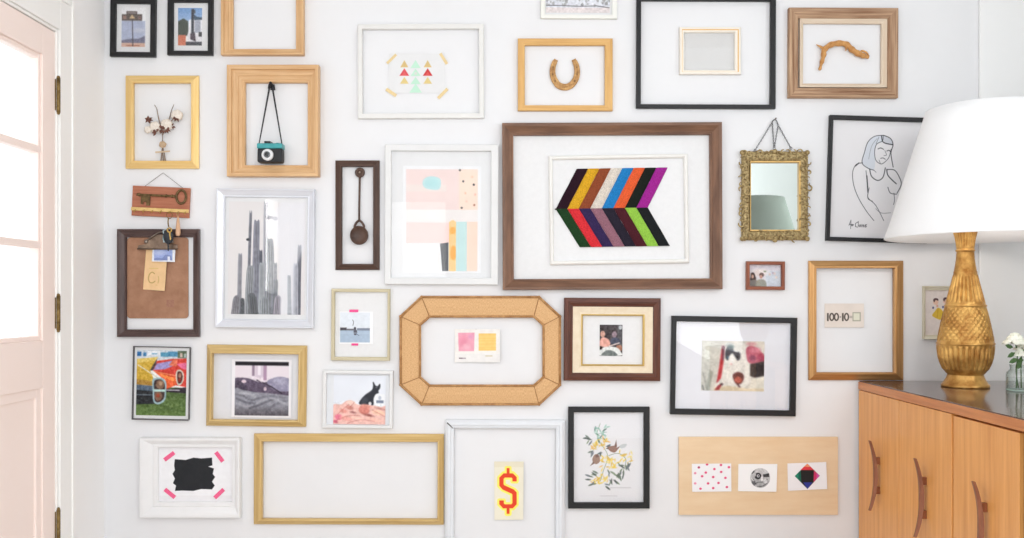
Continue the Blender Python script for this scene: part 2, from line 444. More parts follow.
def tower_photo(a):
    a.grad(70, 290, (120, 160, 210), (190, 205, 225)); a.poly([(650,190),(700,165),(740,190),(745,290),(730,320),(650,320)], (72, 80, 72))
    a.poly([(745,180),(770,170),(865,160),(865,290),(740,300)], (236,236,240)); a.rect(800,180,850,290,(170,175,190))
    a.poly([(790,130),(820,150),(865,155),(865,175),(795,178)], (70,90,110)); a.rect(768,80,792,300,(60,64,74)); a.rect(790,88,805,120,(85,95,105))
    a.rect(650,312,720,405,(205,120,92)); a.rect(735,300,865,375,(228,226,230)); a.poly([(760,300),(800,285),(810,370),(760,350)], (80,70,82)); a.rect(835,285,865,325,(60,62,66))
    a.rect(720,372,865,405,(70,72,78)); a.blur(); a.speck(10, .16, 8)
def p1(t):
    sheet('mat_board', (114.5, 2, 151.2, 53), .006, PAPER(), t); art('photo_print', (121.5, 7.5, 145.6, 46.8), (105, 0, 8.904), sign_photo, .0068, t, 3)
    sheet('glass', (115, 3, 150.7, 52.2), .009, GLASS(), t)
frame('photo_frame', 'small black frame at far top left, photo of a tall roadside sign on a post', 'picture frame', (110, -8, 157, 57.6), (115.6, 3.4, 150.2, 51.8), FLAT(16), BLACK(), .012, 'pair of small black frames', p1)
def p2(t):
    sheet('mat_board', (172.5, 1.2, 208.5, 51.4), .006, PAPER(), t); art('photo_print', (178, 8, 202, 45.6), (105, 0, 8.904), tower_photo, .0068, t, 3)
    sheet('glass', (173, 2, 208, 51), .009, GLASS(), t)
frame('photo_frame', 'small black frame, photo of a white tower under blue sky, top left', 'picture frame', (167.3, -9, 214, 56), (173.1, 2.2, 207.8, 50.6), FLAT(16), BLACK(), .006, 'pair of small black frames', p2)
frame('picture_frame', 'empty tan wooden frame cut off by the top edge, above the toy camera frame', 'picture frame', (220.7, -50, 305, 56.5), (232, -38, 295, 48), STEPS(24), NAT(), 0)
# 4 gold + cotton
frame('picture_frame', 'bright yellow gold frame around the dried cotton stem', 'picture frame', (124.4, 74.9, 199.6, 169), (132.8, 82.8, 190.7, 160.6), SLOPE_OUT(18),
      wood('bright_gold_leaf', (244, 212, 150), (228, 188, 114), .38, 4, 60, metal=.25))
def cotton():
    z = lambda x, y, t=.012: P(135+x/7.69, 95+y/7.69, t)
    loc = z(215, 505); t = thing('cotton_stem', 'dried cotton stem with white bolls mounted inside the bright gold frame', 'dried flower', loc)
    st = MB()
    for pts in ([(218,505),(212,440),(210,380),(212,320),(205,285)], [(205,285),(190,270),(170,255)], [(210,310),(225,280),(245,250)], [(225,285),(262,220),(300,180),(320,165)], [(205,290),(150,240),(110,195)],
                [(205,260),(185,195),(172,130),(165,100),(148,75)], [(235,265),(262,190),(280,120),(300,72)], [(232,505),(225,450),(214,400)], [(200,505),(205,450),(210,400)]):
        q = smooth([z(x, y, .01+.003*random.random()) for x, y in pts], 4); st.tube(q, [.0022*(1-.6*i/len(q)) for i in range(len(q))], 6)
    st.build('stem', mat('dry_stem', (150, 130, 114), .8, c2=(112, 92, 78), scale=90), t)
    cm = mat('cotton_fluff', (242, 234, 224), .95, c2=(226, 214, 200), scale=140, bump=.5, spec=.05)
    for (x, y, r) in ((158,248,.0185), (246,230,.0195), (325,158,.0190), (102,268,.012), (215,382,.0115)):
        b = MB(); c = z(x, y, .019)
        for k_ in range(6):
            a = k_*PI/3+.3; b.ball(c+Vector((math.cos(a)*r*.55, -abs(math.sin(a*2))*.003, math.sin(a)*r*.5)), (r*.62, r*.5, r*.6), 10, 8, lambda d_: 1+.1*math.sin(9*d_.x+7*d_.z)*math.cos(8*d_.y))
        b.ball(c, (r*.8, r*.75, r*.8), 10, 8)
        b.build('cotton_boll', cm if r > .0118 else mat('tan_fluff', (205, 180, 150), .95, c2=(185, 155, 125), scale=140), t)
    hm = mat('brown_husk', (122, 80, 66), .8, c2=(88, 56, 48), scale=80)
    for (x, y, angs, L) in ((165,285,(150,190,230,60),.012), (205,262,(20,60,110,300,250),.012), (243,262,(250,290,330,30),.011), (105,190,(30,100,160,220,290,350),.0105), (322,170,(200,240,290),.012), (290,240,(280,330,80),.008)):
        h = MB(); c = z(x, y, .027)
        for a in angs:
            a = math.radians(a); dv = Vector((math.cos(a), 0, math.sin(a))); n_ = Vector((-dv.z, 0, dv.x))
            L_ = L*1.55; h.add([c, c+dv*L_*.45+n_*L_*.28+Vector((0,-.003,0)), c+dv*L_+Vector((0,.002,0)), c+dv*L_*.45-n_*L_*.28+Vector((0,-.003,0)), c+dv*L_*.5+Vector((0,-.006,0))], [(0,1,4),(1,2,4),(2,3,4),(3,0,4)], True)
        h.build('husk', hm, t)
    MB().prism([(p.x, p.z) for p in (z(160,436), z(272,428), z(272,440), z(160,448))], -.017, -.0155).build('paper_tie', mat('kraft_tie', (214, 190, 160), .8), t)
cotton()
# 5 stepped frame + hook + camera
frame('picture_frame', 'large pale stepped wooden frame around the hanging camera', 'picture frame', (226.6, 64.5, 320.5, 177.6), (243.5, 81.4, 306.4, 164.3), STEPS(36), NAT())
def camera_toy():
    z = lambda x, y, t=.03: P(250+x/5.977, 80+y/5.977, t)
    hk = thing('wall_hook', 'small dark wall hook holding up the camera strap', 'hook', (z(138, 45, 0).x, 0, z(138, 45, 0).z))
    hm = mat('dark_iron', (40, 38, 40), .4, .5)
    c = z(138, 48, 0); MB().prism([(c.x-.009, c.z-.008), (c.x+.009, c.z-.008), (c.x+.006, c.z+.012), (c.x-.006, c.z+.012)], -.005, -.001).build('plate', hm, hk, bevel=.001)
    MB().tube(smooth([(c.x, -.004, c.z), (c.x, -.02, c.z-.004), (c.x, -.032, c.z-.002), (c.x, -.034, c.z+.008)], 5), .004, 8).build('prong', hm, hk)
    MB().ball((c.x, -.034, c.z+.010), .0055).build('knob', hm, hk)
    b0, b1 = z(52, 497), z(200, 413); loc = ((b0.x+b1.x)/2, -.02, b0.z)
    t = thing('camera', 'toy film camera in black and teal hanging by its strap from a hook', 'camera', loc)
    bm_ = mat('black_leatherette', (42, 44, 48), .55, c2=(32, 33, 36), scale=500, bump=.2)
    MB().box((b0.x, -.052, b0.z), (b1.x, -.012, b1.z)).build('body', bm_, t, bevel=.006)
    teal = mat('teal_plastic', (70, 165, 168), .35, c2=(60, 150, 155), scale=40)
    MB().box((b0.x-.0005, -.054, b1.z-.001), (b1.x+.0005, -.011, z(0, 384).z)).build('top_cover', teal, t, bevel=.003)
    q = z(115, 381); MB().box((q.x-.012, -.052, q.z-.002), (q.x+.010, -.016, q.z+.006)).build('viewfinder', mat('black_plastic', (30, 30, 33), .3), t, bevel=.001)
    q = z(165, 385); MB().lathe((q.x, -.03, q.z), [(.007, 0), (.007, .004), (.006, .005)], 16).build('wind_knob', teal, t)
    lc = z(106, 448, .055)
    def disc(nm, r, y0, y1, m, r2=None):
        o = MB().lathe((0, 0, 0), [(r, 0), (r, (y0-y1)*.8), ((r2 or r*.92), y0-y1)], 28)
        o.v = [Vector((lc.x+p.x, -y1*-1-p.z if False else -(y1)-p.z, lc.z+p.y)) for p in o.v]
        return o.build(nm, m, t)
    disc('lens_ring', .0205, .064, .050, mat('white_ring', (235, 236, 238), .35))
    disc('lens_barrel', .0115, .068, .060, mat('grey_barrel', (120, 125, 130), .3, .4))
    disc('lens_glass', .007, .0695, .066, mat('dark_lens', (25, 32, 38), .08, spec=.8), .004)
    s = MB(); top = (c.x, -.029, c.z-.001)
    for sx, e in ((-1, z(52, 392, .032)), (1, z(192, 392, .032))):
        a = Vector(top)+Vector((sx*.004, 0, .003)); n_ = 14
        for i in range(n_):
            p = a.lerp(e, i/n_); q_ = a.lerp(e, (i+1)/n_)
            w0, w1 = .0034-.0014*i/n_, .0034-.0014*(i+1)/n_
            s.add([(p.x-w0, p.y, p.z), (p.x+w0, p.y, p.z), (q_.x+w1, q_.y, q_.z), (q_.x-w1, q_.y, q_.z),
                   (p.x-w0, p.y+.0012, p.z), (p.x+w0, p.y+.0012, p.z), (q_.x+w1, q_.y+.0012, q_.z), (q_.x-w1, q_.y+.0012, q_.z)], [(0,3,2,1),(4,5,6,7),(0,4,7,3),(1,2,6,5)])
    s.tube(smooth([Vector(top)+Vector((x, -.001, z_)) for x, z_ in ((-.008, -.008), (-.006, .005), (0, .009), (.006, .005), (.009, -.008))], 4), .003, 6)
    s.build('strap', mat('black_strap', (48, 48, 52), .7), t)
    for e in (z(52, 395, .032), z(192, 395, .032)):
        MB().tube([(e.x+.004*math.cos(a), e.y, e.z+.004*math.sin(a)) for a in [2*PI*i/10 for i in range(10)]], .0009, 5, True).build('strap_ring', STEEL(), t)
camera_toy()
# 6 key rack
def rack():
    z = lambda x, y, t=.012: P(115+x/5.66, 165+y/5.66, t)
    cx, cy = 160.7, 201.7; c = P(cx, cy); ang = .045
    t = thing('key_rack', 'reddish wooden key rack with a brass key emblem hanging on a wire', 'key rack', (c.x, 0, c.z), ang)
    r = (132, 186.7, 189.4, 216.7)
    a, b = P(r[0], r[3], .012), P(r[2], r[1], .012)
    MB().box((a.x, -.012, a.z), (b.x, -.001, b.z)).build('board', mat('red_wood', (186, 120, 92), .6, c2=(164, 98, 72), scale=8, stretch=(1, 1, 14)), t, bevel=.0015)
    kb = MB(); kz = 195.6
    kb.tube(smooth([P(136.5, kz, .0155), P(150, kz, .0155), P(175.5, kz, .0155)], 4), .0042, 10)
    for x in (139, 166, 172): kb.tube([P(x-.8, kz, .0155), P(x+.8, kz, .0155)], .006, 10)
    o = P(181, kz+.3, .0155); kb.tube([(o.x+.017*math.cos(q), o.y, o.z+.024*math.sin(q)) for q in [2*PI*i/24 for i in range(24)]], .0045, 8, True)
    for x0, x1, y1 in ((141, 143.2, 205), (143.2, 146.5, 202.5), (146.5, 150, 206)):
        p, q = P(x0, y1, .0155), P(x1, kz, .0155); kb.box((p.x, -.018, p.z), (q.x, -.0125, q.z))
    kb.build('key_emblem', mat('dark_brass', (128, 104, 66), .5, .5, (84, 66, 42), 90), t)
    p, q = P(131.5, 211.6, .016), P(189, 208.2, .016)
    MB().box((p.x, -.018, p.z), (q.x, -.0125, q.z)).build('hook_rail', mat('brass_strip', (236, 204, 138), .35, .2, (216, 180, 110), 40), t, bevel=.001)
    for x in (136, 145, 153.5, 162, 171, 179.5, 186.5):
        e = P(x, 210.5, .018); h = MB().tube(smooth([(e.x, -.017, e.z), (e.x, -.024, e.z-.002), (e.x, -.027, e.z-.009), (e.x, -.032, e.z-.010), (e.x, -.034, e.z-.003)], 4), .0013, 6)
        h.build('hook', mat('hook_brass', (190, 150, 80), .35, .8), t)
    MB().tube([P(143.5, 187.5, .008), P(161.8, 172.8, .004), P(183, 187.5, .008)], .0009, 6).build('wire', mat('grey_wire', (120, 115, 112), .5, .4), t)
    # keys
    kr = thing('key_ring', 'bunch of keys with a dark fob hanging from the wooden key rack', 'keys', tuple(P(168, 222, .03)))
    rc = z(308, 285, .033); MB().tube([(rc.x+.010*math.cos(q), rc.y+.002*math.sin(q*2), rc.z+.012*math.sin(q)) for q in [2*PI*i/22 for i in range(22)]], .0012, 6, True).build('ring', BRASS(), kr)
    MB().tube(smooth([z(303,298,.034), z(300,325,.035), z(304,350,.036)], 4), .0022, 6).build('chain', BRASS(), kr)
    def key(nm, bow, tip, rb, m, t0):
        g = MB(); A = z(*bow, t0); B = z(*tip, t0); dv = (B-A).normalized(); n_ = Vector((dv.z, 0, -dv.x))
        g.tube([A+dv*rb*math.cos(q)+n_*rb*math.sin(q) for q in [2*PI*i/16 for i in range(16)]], rb*.38, 6, True, .5)
        w_ = rb*.36; L = (B-A).length
        pts = [A+dv*rb+n_*w_, A+dv*L*.95+n_*w_, B, A+dv*L*.92-n_*w_*.2, A+dv*L*.84-n_*w_, A+dv*L*.76-n_*w_*.3, A+dv*L*.68-n_*w_, A+dv*L*.6-n_*w_*.4, A+dv*rb-n_*w_]
        g.prism([(p.x, p.z) for p in pts], -t0-.001, -t0+.001); return g.build(nm, m, kr)
    key('key', (308, 368), (316, 425), .0075, mat('key_gold', (196, 160, 92), .35, .8), .042)
    key('key', (284, 378), (276, 440), .0075, mat('key_steel', (160, 175, 180), .3, .8), .036)
    key('car_key', (300, 400), (304, 488), .010, mat('car_key_black', (38, 40, 46), .4), .038)
    f_ = z(302, 405, .036); MB().ball(f_, (.019, .006, .027), 14, 10).build('fob', mat('fob_black', (44, 50, 58), .35, c2=(36, 40, 46)), kr)
    f_ = z(282, 412, .034); MB().ball(f_, (.008, .004, .017), 12, 8).build('tag', mat('tag_teal', (150, 185, 190), .4), kr)
    wf = thing('wooden_fob', 'pale wooden teardrop key fob hanging beside the bunch of keys', 'key fob', tuple(z(357, 395, .03)))
    m_ = MB(); top, bot = z(352, 285, .03), z(357, 402, .03)
    prof = [(.001, 0), (.0065, .002), (.0088, .009), (.0085, .02), (.0065, .04), (.0045, .058), (.003, .068), (.001, .07)]
    m_.lathe((bot.x, bot.y, bot.z), prof, 16); m_.build('handle', mat('pale_peg_wood', (226, 184, 150), .5, c2=(210, 165, 130), scale=30), wf)
    e = z(354, 278, .031); MB().tube([(e.x+.003*math.cos(q), e.y, e.z+.008*math.sin(q)) for q in [2*PI*i/12 for i in range(12)]], .001, 5, True).build('loop', mat('cord', (190, 160, 120), .8), wf)
rack()
# 7 dark frame + clipboard
frame('picture_frame', 'dark purple brown wooden frame around the brown clipboard', 'picture frame', (116.8, 229, 200.6, 337), (125.2, 237, 192.2, 329.5), SLOPE_IN(20), wood('dark_walnut', (98, 78, 74), (66, 50, 48), .35))
def clipboard():
    z = lambda x, y, t=.01: P(110+x/4.68, 225+y/4.68, t)
    a, b = z(78, 437), z(364, 58); c = ((a.x+b.x)/2, 0, a.z)
    t = thing('clipboard', 'worn brown hardboard clipboard hanging inside the dark frame', 'clipboard', c)
    def rr(x0, z0, x1, z1, r, n=5):
        pts = []
        for cx, cz, q0 in ((x1-r, z1-r, 0), (x0+r, z1-r, 90), (x0+r, z0+r, 180), (x1-r, z0+r, 270)):
            for i in range(n+1): q = math.radians(q0+90*i/n); pts.append((cx+r*math.cos(q), cz+r*math.sin(q)))
        return pts
    MB().prism(rr(a.x, a.z, b.x, b.z, .012), -.006, -.002).build('board', mat('hardboard', (176, 132, 104), .6, c2=(150, 106, 80), scale=18, bump=.05), t)
    p, q = z(262, 385), z(298, 350); MB().box((p.x, -.0066, p.z), (q.x, -.0059, q.z)).build('stamp', mat('stamp_ink', (150, 104, 90), .7, c2=(170, 125, 100), scale=150), t)
    cm = mat('clip_metal', (150, 130, 112), .35, .75, (110, 92, 80), 30)
    p0, p1 = z(130, 112, .02), z(312, 88, .02)
    k_ = MB(); n_ = 10; prof = [(0, .012), (.3, .018), (.7, .030), (1.0, .033)]
    # pressed steel plate arching up to the top edge
    pts = [(130,112),(130,96),(168,88),(182,60),(205,45),(245,45),(268,60),(282,88),(316,92),(316,112)]
    w = [z(x, y, .02) for x, y in pts]
    k_.prism([(v_.x, v_.z) for v_ in w], -.0195, -.0175); k_.build('clip_plate', cm, t, bevel=.0006)
    MB().tube([z(128, 112, .021), z(318, 112, .021)], .0028, 8).build('clip_lip', cm, t)
    MB().tube(smooth([z(165,75,.022), z(190,60,.026), z(215,42,.028), z(240,32,.026), z(265,42,.026), z(290,72,.022)], 4), .0022, 6).build('spring', STEEL(), t)
    for x in (168, 290): MB().ball(z(x, 78, .021), (.007, .004, .007), 12, 8).build('rivet', STEEL(), t)
    def tan(a_):
        a_.fill((236, 198, 150)); a_.speck(40, .06, 2); kx = lambda x: (x)
        a_.rect(95, 258, 190, 268, (222, 190, 120), .8); a_.curve([(150,318),(125,302),(98,325),(88,370),(100,405),(130,412),(155,395)], 11, (190, 158, 98)); a_.curve([(188,345),(194,375),(186,415)], 8, (205, 172, 110)); a_.rect(160,430,180,440,(220,185,120),.6)
    card('paper_card', 'tan card with a pale letter C under the clipboard clip', 'card', [(146.3, 247.5), (167.7, 247.5), (164.7, 291), (143, 289.4)], (140, 243, 10.35), tan, .008, 3.5, .006)
    def blue(a_):
        a_.fill((232, 234, 240)); a_.rect(145, 55, 335, 180, (158, 174, 222)); a_.ell(200, 100, 60, 25, (190, 200, 232), .8, soft=25); a_.poly([(145,160),(180,150),(230,160),(260,120),(320,130),(335,180),(145,180)], (128,142,190)); a_.rect(285,140,310,185,(225,228,240)); a_.speck(12,.08,4)
    card('postcard', 'small blue photo postcard clipped over the tan card', 'postcard', [(152.5, 247.5), (175.5, 247.5), (174.8, 262), (151.9, 261.4)], (140, 243, 10.35), blue, .015, 3.5, .002)
clipboard()
# 8 cactus
def cactus(a):
    a.fill((232, 228, 228)); a.speck(150, .03, 2)
    def cac(x, y, w, col, lean=0, br=0):
        hi = tuple(min(255, c+38) for c in col); lo = tuple(c*.6 for c in col)
        body = lambda f, c, al, dx: a.blob([(x-w/2*f+dx, 500), (x-w/2*f+lean*.4+dx, (y+500)/2), (x-w/2*f*.9+lean+dx, y+w*.4), (x+lean+dx, y), (x+w/2*f*.9+lean+dx, y+w*.4), (x+w/2*f+lean*.4+dx, (y+500)/2), (x+w/2*f+dx, 500)], c, al)
        body(1, col, 1, 0)
        for i in range(-1, 2): a.curve([(x+i*w*.27, 490), (x+i*w*.27+lean*.4, (y+500)/2), (x+i*w*.22+lean, y+w*.3)], w*.09, lo, .75)
        a.curve([(x-w*.36, 490), (x-w*.36+lean*.4, (y+490)/2), (x-w*.3+lean, y+w*.4)], w*.13, hi, .6)
    cac(143, 105, 11, (120, 122, 134), 6); a.ell(140, 203, 7, 5, (50, 50, 60))
    cac(205, 65, 16, (175, 174, 184), 0); a.ell(212, 122, 10, 6, (120,118,130)); a.ell(240, 124, 8, 7, (90,88,100)); a.line([(205,115),(245,125)], 9, (150,148,158))
    cac(168, 135, 24, (135, 136, 150), 4); cac(225, 200, 34, (132, 136, 144), -6); cac(188, 245, 14, (95, 98, 112), 0); cac(110, 258, 16, (150, 150, 160), 2)
    cac(330, 225, 15, (88, 90, 104), 2); cac(318, 290, 20, (170, 172, 184), 0)
    cac(145, 300, 30, (146, 150, 156), 6); cac(192, 290, 20, (165, 170, 176), 0); cac(242, 290, 16, (150, 152, 160), 0); cac(240, 350, 20, (118, 122, 132), 4)
    cac(95, 410, 28, (128, 126, 134), 6); cac(165, 400, 34, (88, 92, 98), -8); cac(205, 412, 34, (142, 148, 154), 0); cac(250, 408, 26, (155, 150, 162), 4); cac(298, 335, 14, (120,128,136), -4); cac(120, 420, 16, (80,84,92), 2)
    # bright window reflection in the glass, painted into the print
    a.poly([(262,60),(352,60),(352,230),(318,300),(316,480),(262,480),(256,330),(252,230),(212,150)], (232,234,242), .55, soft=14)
    a.speck(12, .16, 6, np.clip((.86-a.im.mean(-1))*4, 0, 1))
def p8(t):
    sheet('mat_board', (222, 195, 308, 321), .004, PAPER(), t); art('cactus_print', (228.3, 201.7, 305, 314.4), (210, 185, 3.709), cactus, .005, t, 2.6)
    sheet('glass', (222.5, 196, 307.5, 320.5), .009, GLASS(), t)
frame('print_frame', 'silver white frame with a grey print of tall cacti', 'framed print', (215.4, 188.6, 315.2, 327.9), (223.5, 197.1, 306.4, 319.3), SLOPE_IN(22), wood('pale_silver', (228, 230, 236), (214, 216, 224), .3, 3, 40, metal=.25), .012, None, p8)
# 9 spoon
frame('picture_frame', 'narrow dark brown wooden frame around the wooden spoon', 'picture frame', (334.9, 160, 379.8, 270), (341.7, 166.5, 373, 263.8), SLOPE_OUT(18), wood('espresso_wood', (94, 70, 58), (62, 44, 38), .45))
def spoon():
    z = lambda x, y, t=.01: P(320+x/3.36, 130+y/3.36, t)
    t = thing('wooden_spoon', 'dark carved wooden spoon hung inside the narrow brown frame', 'spoon', tuple(z(132, 385, .004)))
    m_ = mat('spoon_wood', (98, 74, 62), .45, c2=(66, 46, 38), scale=20, stretch=(3, 3, .6))
    h = MB(); h.tube(smooth([z(134,158), z(133,200), z(132,260), z(132,305)], 5), [.0052]+[.0038]*14+[.0052], 10)
    o = z(134, 143, .012); h.tube([(o.x+.012*math.cos(q), o.y, o.z+.012*math.sin(q)) for q in [2*PI*i/20 for i in range(20)]], .0062, 8, True)
    h.lathe((0, 0, 0), [(.0001, 0), (.011, 0), (.011, .006), (.0001, .006)], 16); n_ = 64
    for i in range(len(h.v)-n_, len(h.v)): p = h.v[i]; h.v[i] = Vector((o.x+p.x, o.y-.003+p.z, o.z+p.y))
    for sx in (-1, 1): h.tube(smooth([z(132,303), z(132+sx*10,312), z(132+sx*16,326,.012), z(132+sx*8,332,.012)], 4), .0042, 8)
    h.build('handle', m_, t)
    h = MB().ball((o.x, o.y-.005, o.z), (.004, .002, .004), 10, 6); h.build('hanging_hole', mat('spoon_light', (150, 130, 115), .6), t)
    b = MB(); c = z(132, 354, .012); rx, rz, n_ = .0325, .034, 28
    rings = [(1.0, 0), (1.0, -.002), (.93, -.003), (.88, 0), (.75, .008), (.5, .013), (.25, .0155), (.02, .0165)]
    vs = [Vector((c.x+rx*f*math.cos(2*PI*k/n_), c.y-.006+d_*.6, c.z+rz*f*math.sin(2*PI*k/n_))) for f, d_ in rings for k in range(n_)]
    vs += [Vector((c.x+rx*f*math.cos(2*PI*k/n_), -.0015+dd, c.z+rz*f*math.sin(2*PI*k/n_))) for f, dd in ((1.0, -.008), (.8, -.001)) for k in range(n_)]
    m = len(rings); fs = [(i*n_+k, i*n_+(k+1) % n_, (i+1)*n_+(k+1) % n_, (i+1)*n_+k) for i in range(m-1) for k in range(n_)]
    fs += [(k, m*n_+k, m*n_+(k+1) % n_, (k+1) % n_) for k in range(n_)] + [(m*n_+k, (m+1)*n_+k, (m+1)*n_+(k+1) % n_, m*n_+(k+1) % n_) for k in range(n_)]
    b.add(vs, fs, True); b.build('bowl', m_, t)
spoon()
# 10 abstract
def abstract(a):
    a.fill((240, 240, 242)); a.rect(75, 105, 332, 250, (240, 218, 214)); a.rect(265, 105, 332, 250, (248, 222, 205))
    a.rect(75, 160, 220, 185, (238, 226, 220), .8); a.blob([(140,140),(165,130),(195,138),(200,160),(190,178),(150,175),(135,160)], (190, 226, 228)); a.ell(168,155,22,12,(175,220,222),.8,soft=8)
    for x, y, c in ((268,108,(70,60,60)),(280,148,(90,80,80)),(318,160,(45,40,42)),(275,243,(80,70,70)),(320,233,(180,120,90)),(288,190,(245,195,165)),(312,132,(250,200,170)),(292,220,(246,200,180)),(323,195,(245,190,170))): a.ell(x, y, 4, 4, c)
    a.rect(75, 250, 332, 296, (238, 232, 230)); a.rect(75, 296, 230, 370, (246, 216, 212)); a.rect(75, 370, 200, 470, (240, 236, 236))
    a.poly([(198,372),(228,367),(228,470),(206,470)], (70, 72, 78)); a.rect(230, 293, 255, 470, (246, 200, 120))
    for y in (300,325,350,372,400,440,458): a.ell(243, y, 11, 13, (250, 176, 70) if y % 2 else (252, 206, 140))
    a.ell(246, 405, 11, 26, (246, 172, 66)); a.rect(255, 293, 294, 470, (196, 226, 226)); a.rect(294, 293, 332, 470, (248, 218, 200)); a.speck(30, .03, 4)
def p10(t):
    sheet('mat_board', (389, 149, 492.5, 279.5), .003, PAPER(), t); art('abstract_print', (403, 166, 481, 273), (385, 140, 3.587), abstract, .004, t, 2.4)
    sheet('glass', (390, 150, 491.8, 278.8), .010, GLASS(), t)
frame('print_frame', 'white glazed frame with a pink and pale blue abstract print', 'framed print', (384.8, 144.5, 498.4, 284.6), (390.9, 150.8, 491, 278), FLAT(20), WHITE(), .004, None, p10)
# 11 triangles
frame('picture_frame', 'thin white frame around the taped triangle print', 'picture frame', (357.9, 24, 484, 119.2), (362.2, 28.7, 479, 113.4), FLAT(18), mat('warm_white_paint', (232, 231, 228), .45, scale=20), -.004)
def tri(a):
    a.fill((230, 230, 231))
    T = lambda x, y, w, h, c, al=1: a.poly([(x, y), (x+w/2, y+h), (x-w/2, y+h)], c, al)
    for x in (218, 427):
        T(x, 135, 72, 65, (218, 190, 130)); T(x, 285, 78, 62, (226, 204, 138)); T(x, 208, 88, 68, (222, 84, 92) if x < 300 else (206, 62, 66)); T(x, 240, 50, 34, (236,120,110) , .5)
    for y, h in ((135,72),(212,66),(285,66),(345,82)): T(319, y, 92 if y < 340 else 112, h, (194, 232, 210))
    a.ell(320, 255, 14, 12, (225,220,215), .8); a.speck(40, .015, 5)
def taped(name, label, cat, r, zoom, paint, tapes, tm, zs, t=.002):
    c = P((r[0]+r[2])/2, (r[1]+r[3])/2)
    o = thing(name, label, cat, (c.x, 0, c.z)); art('print', r, zoom, paint, t, o, 3)
    for (x0, y0, x1, y1, w_) in tapes:
        A = P(zoom[0]+x0/zoom[2], zoom[1]+y0/zoom[2], t+.001); B = P(zoom[0]+x1/zoom[2], zoom[1]+y1/zoom[2], t+.001)
        dv = (B-A).normalized(); n_ = Vector((-dv.z, 0, dv.x))*w_/zoom[2]*S/2
        MB().prism([(p.x, p.z) for p in (A+n_, B+n_, B-n_, A-n_)], -t-.0012, -t-.0006).build('tape', tm, o)
    return o
taped('triangle_print', 'paper of red, yellow and mint triangles taped up by its corners with washi tape', 'print', (389, 53.5, 445, 93.2), (380, 45, 8.96), tri,
      [(62,165,145,85,24), (540,75,600,170,26), (55,395,145,455,30), (520,478,605,392,28)], mat('yellow_tape', (228, 200, 142), .6, c2=(236, 216, 170), scale=300), 8.96)
# 12 fragment at the top
def crowd(a):
    a.fill((222, 224, 232)); a.rect(0, 85, 900, 150, (226, 216, 216))
    rs = random.Random(4)
    for i in range(70): a.ell(rs.uniform(125, 850), rs.uniform(-60, 62), rs.uniform(6, 18), rs.uniform(8, 22), (120+rs.randint(0, 60),)*3, .6)
    a.line([(130,62),(330,66),(520,72),(700,66),(848,86)], 10, (110,106,108)); a.speck(20, .2, 3)
def p12(t):
    sheet('backing', (543, -60, 615.5, 18), .003, PAPER(), t); art('photo_print', (546, -40, 609.9, 12.8), (535, 0, 11.37), crowd, .004, t, 2.2)
frame('photo_frame', 'white frame cut off by the top edge, above the horseshoe', 'framed print', (541, -68, 617.4, 19.6), (545.5, -63, 612.5, 14.5), FLAT(14), mat('ivory_paint', (240, 240, 234), .5, scale=20), .006, None, p12)
# 13 horseshoe
frame('picture_frame', 'honey coloured wooden frame around the horseshoe', 'picture frame', (517.8, 38.4, 612.7, 111.6), (524.8, 45.1, 604.9, 105.2), FLAT(16), wood('honey_wood', (228, 184, 118), (206, 156, 92), .5, 5, 120))
def horseshoe():
    z = lambda x, y, t=.006: P(545+x/11.956, 50+y/11.956, t)
    c = z(238, 480); o = thing('horseshoe', 'rusty golden horseshoe mounted open end up in the honey frame', 'horseshoe', (c.x, -.002, c.z))
    path = smooth([z(*p) for p in ((132,118),(102,180),(90,265),(108,345),(158,418),(235,445),(312,420),(368,345),(384,265),(374,185),(342,115))], 6)
    m_ = MB(); n = len(path); prof = [(-1, 0), (-1, 1), (-.8, 1.15), (-.15, 1.1), (-.05, .9), (.15, .9), (.25, 1.1), (.85, 1.15), (1, 1), (1, 0)]
    vs = []
    for i, p in enumerate(path):
        tn = (path[min(i+1, n-1)]-path[max(i-1, 0)]).normalized(); nn = Vector((tn.z, 0, -tn.x)); f = i/(n-1)
        hw = .0088*(1+.28*math.sin(PI*f))*(.85 if f < .04 or f > .96 else 1)
        for a_, h_ in prof: q = p+nn*hw*a_; vs.append((q.x, -.0015-.008*h_, q.z))
    k_ = len(prof); fs = [(i*k_+j, i*k_+j+1, (i+1)*k_+j+1, (i+1)*k_+j) for i in range(n-1) for j in range(k_-1)]
    fs += [list(range(k_)), list(range((n-1)*k_, n*k_))[::-1]]
    m_.add(vs, fs).build('shoe', mat('rusty_gold', (214, 170, 112), .55, .3, (160, 116, 72), 70, .4), o)
    for i in (8, 14, 20, n-9, n-15, n-21):
        p = path[i]; MB().ball((p.x, -.0105, p.z), (.0022, .0012, .003), 8, 6).build('nail_hole', mat('nail_dark', (120, 88, 56), .7), o)
horseshoe()
# 14 big black + small
frame('picture_frame', 'large thin black frame cut off at the top, around a small white and gold frame', 'picture frame', (635.9, -5, 775.9, 109.3), (641, .4, 770.7, 104.3), FLAT(18), BLACK(), .004)
def p15(t):
    mould((681.2, 29.2, 738.8, 73), (682.4, 30.3, 737.6, 71.8), [(0, 10), (0, 14.2), (1, 14.2), (1, 10)]).build('gold_line', mat('gold_line', (214, 172, 110), .35, .5), t)
    sheet('backing', (682.5, 31, 736.5, 71.8), .003, mat('grey_card', (218, 217, 216), .8, scale=30), t)
    sheet('glass', (683, 31.5, 736, 71.3), .006, GLASS(), t)
frame('picture_frame', 'small empty white frame with gold lines inside the large black frame', 'picture frame', (679, 27, 741, 75.2), (684.2, 32.3, 734.8, 70), [(0, 0), (0, 12), (.1, 14), (.85, 14), (1, 12), (1, 1)], mat('cream_lacquer', (242, 234, 222), .35, scale=20), 0, None, p15)
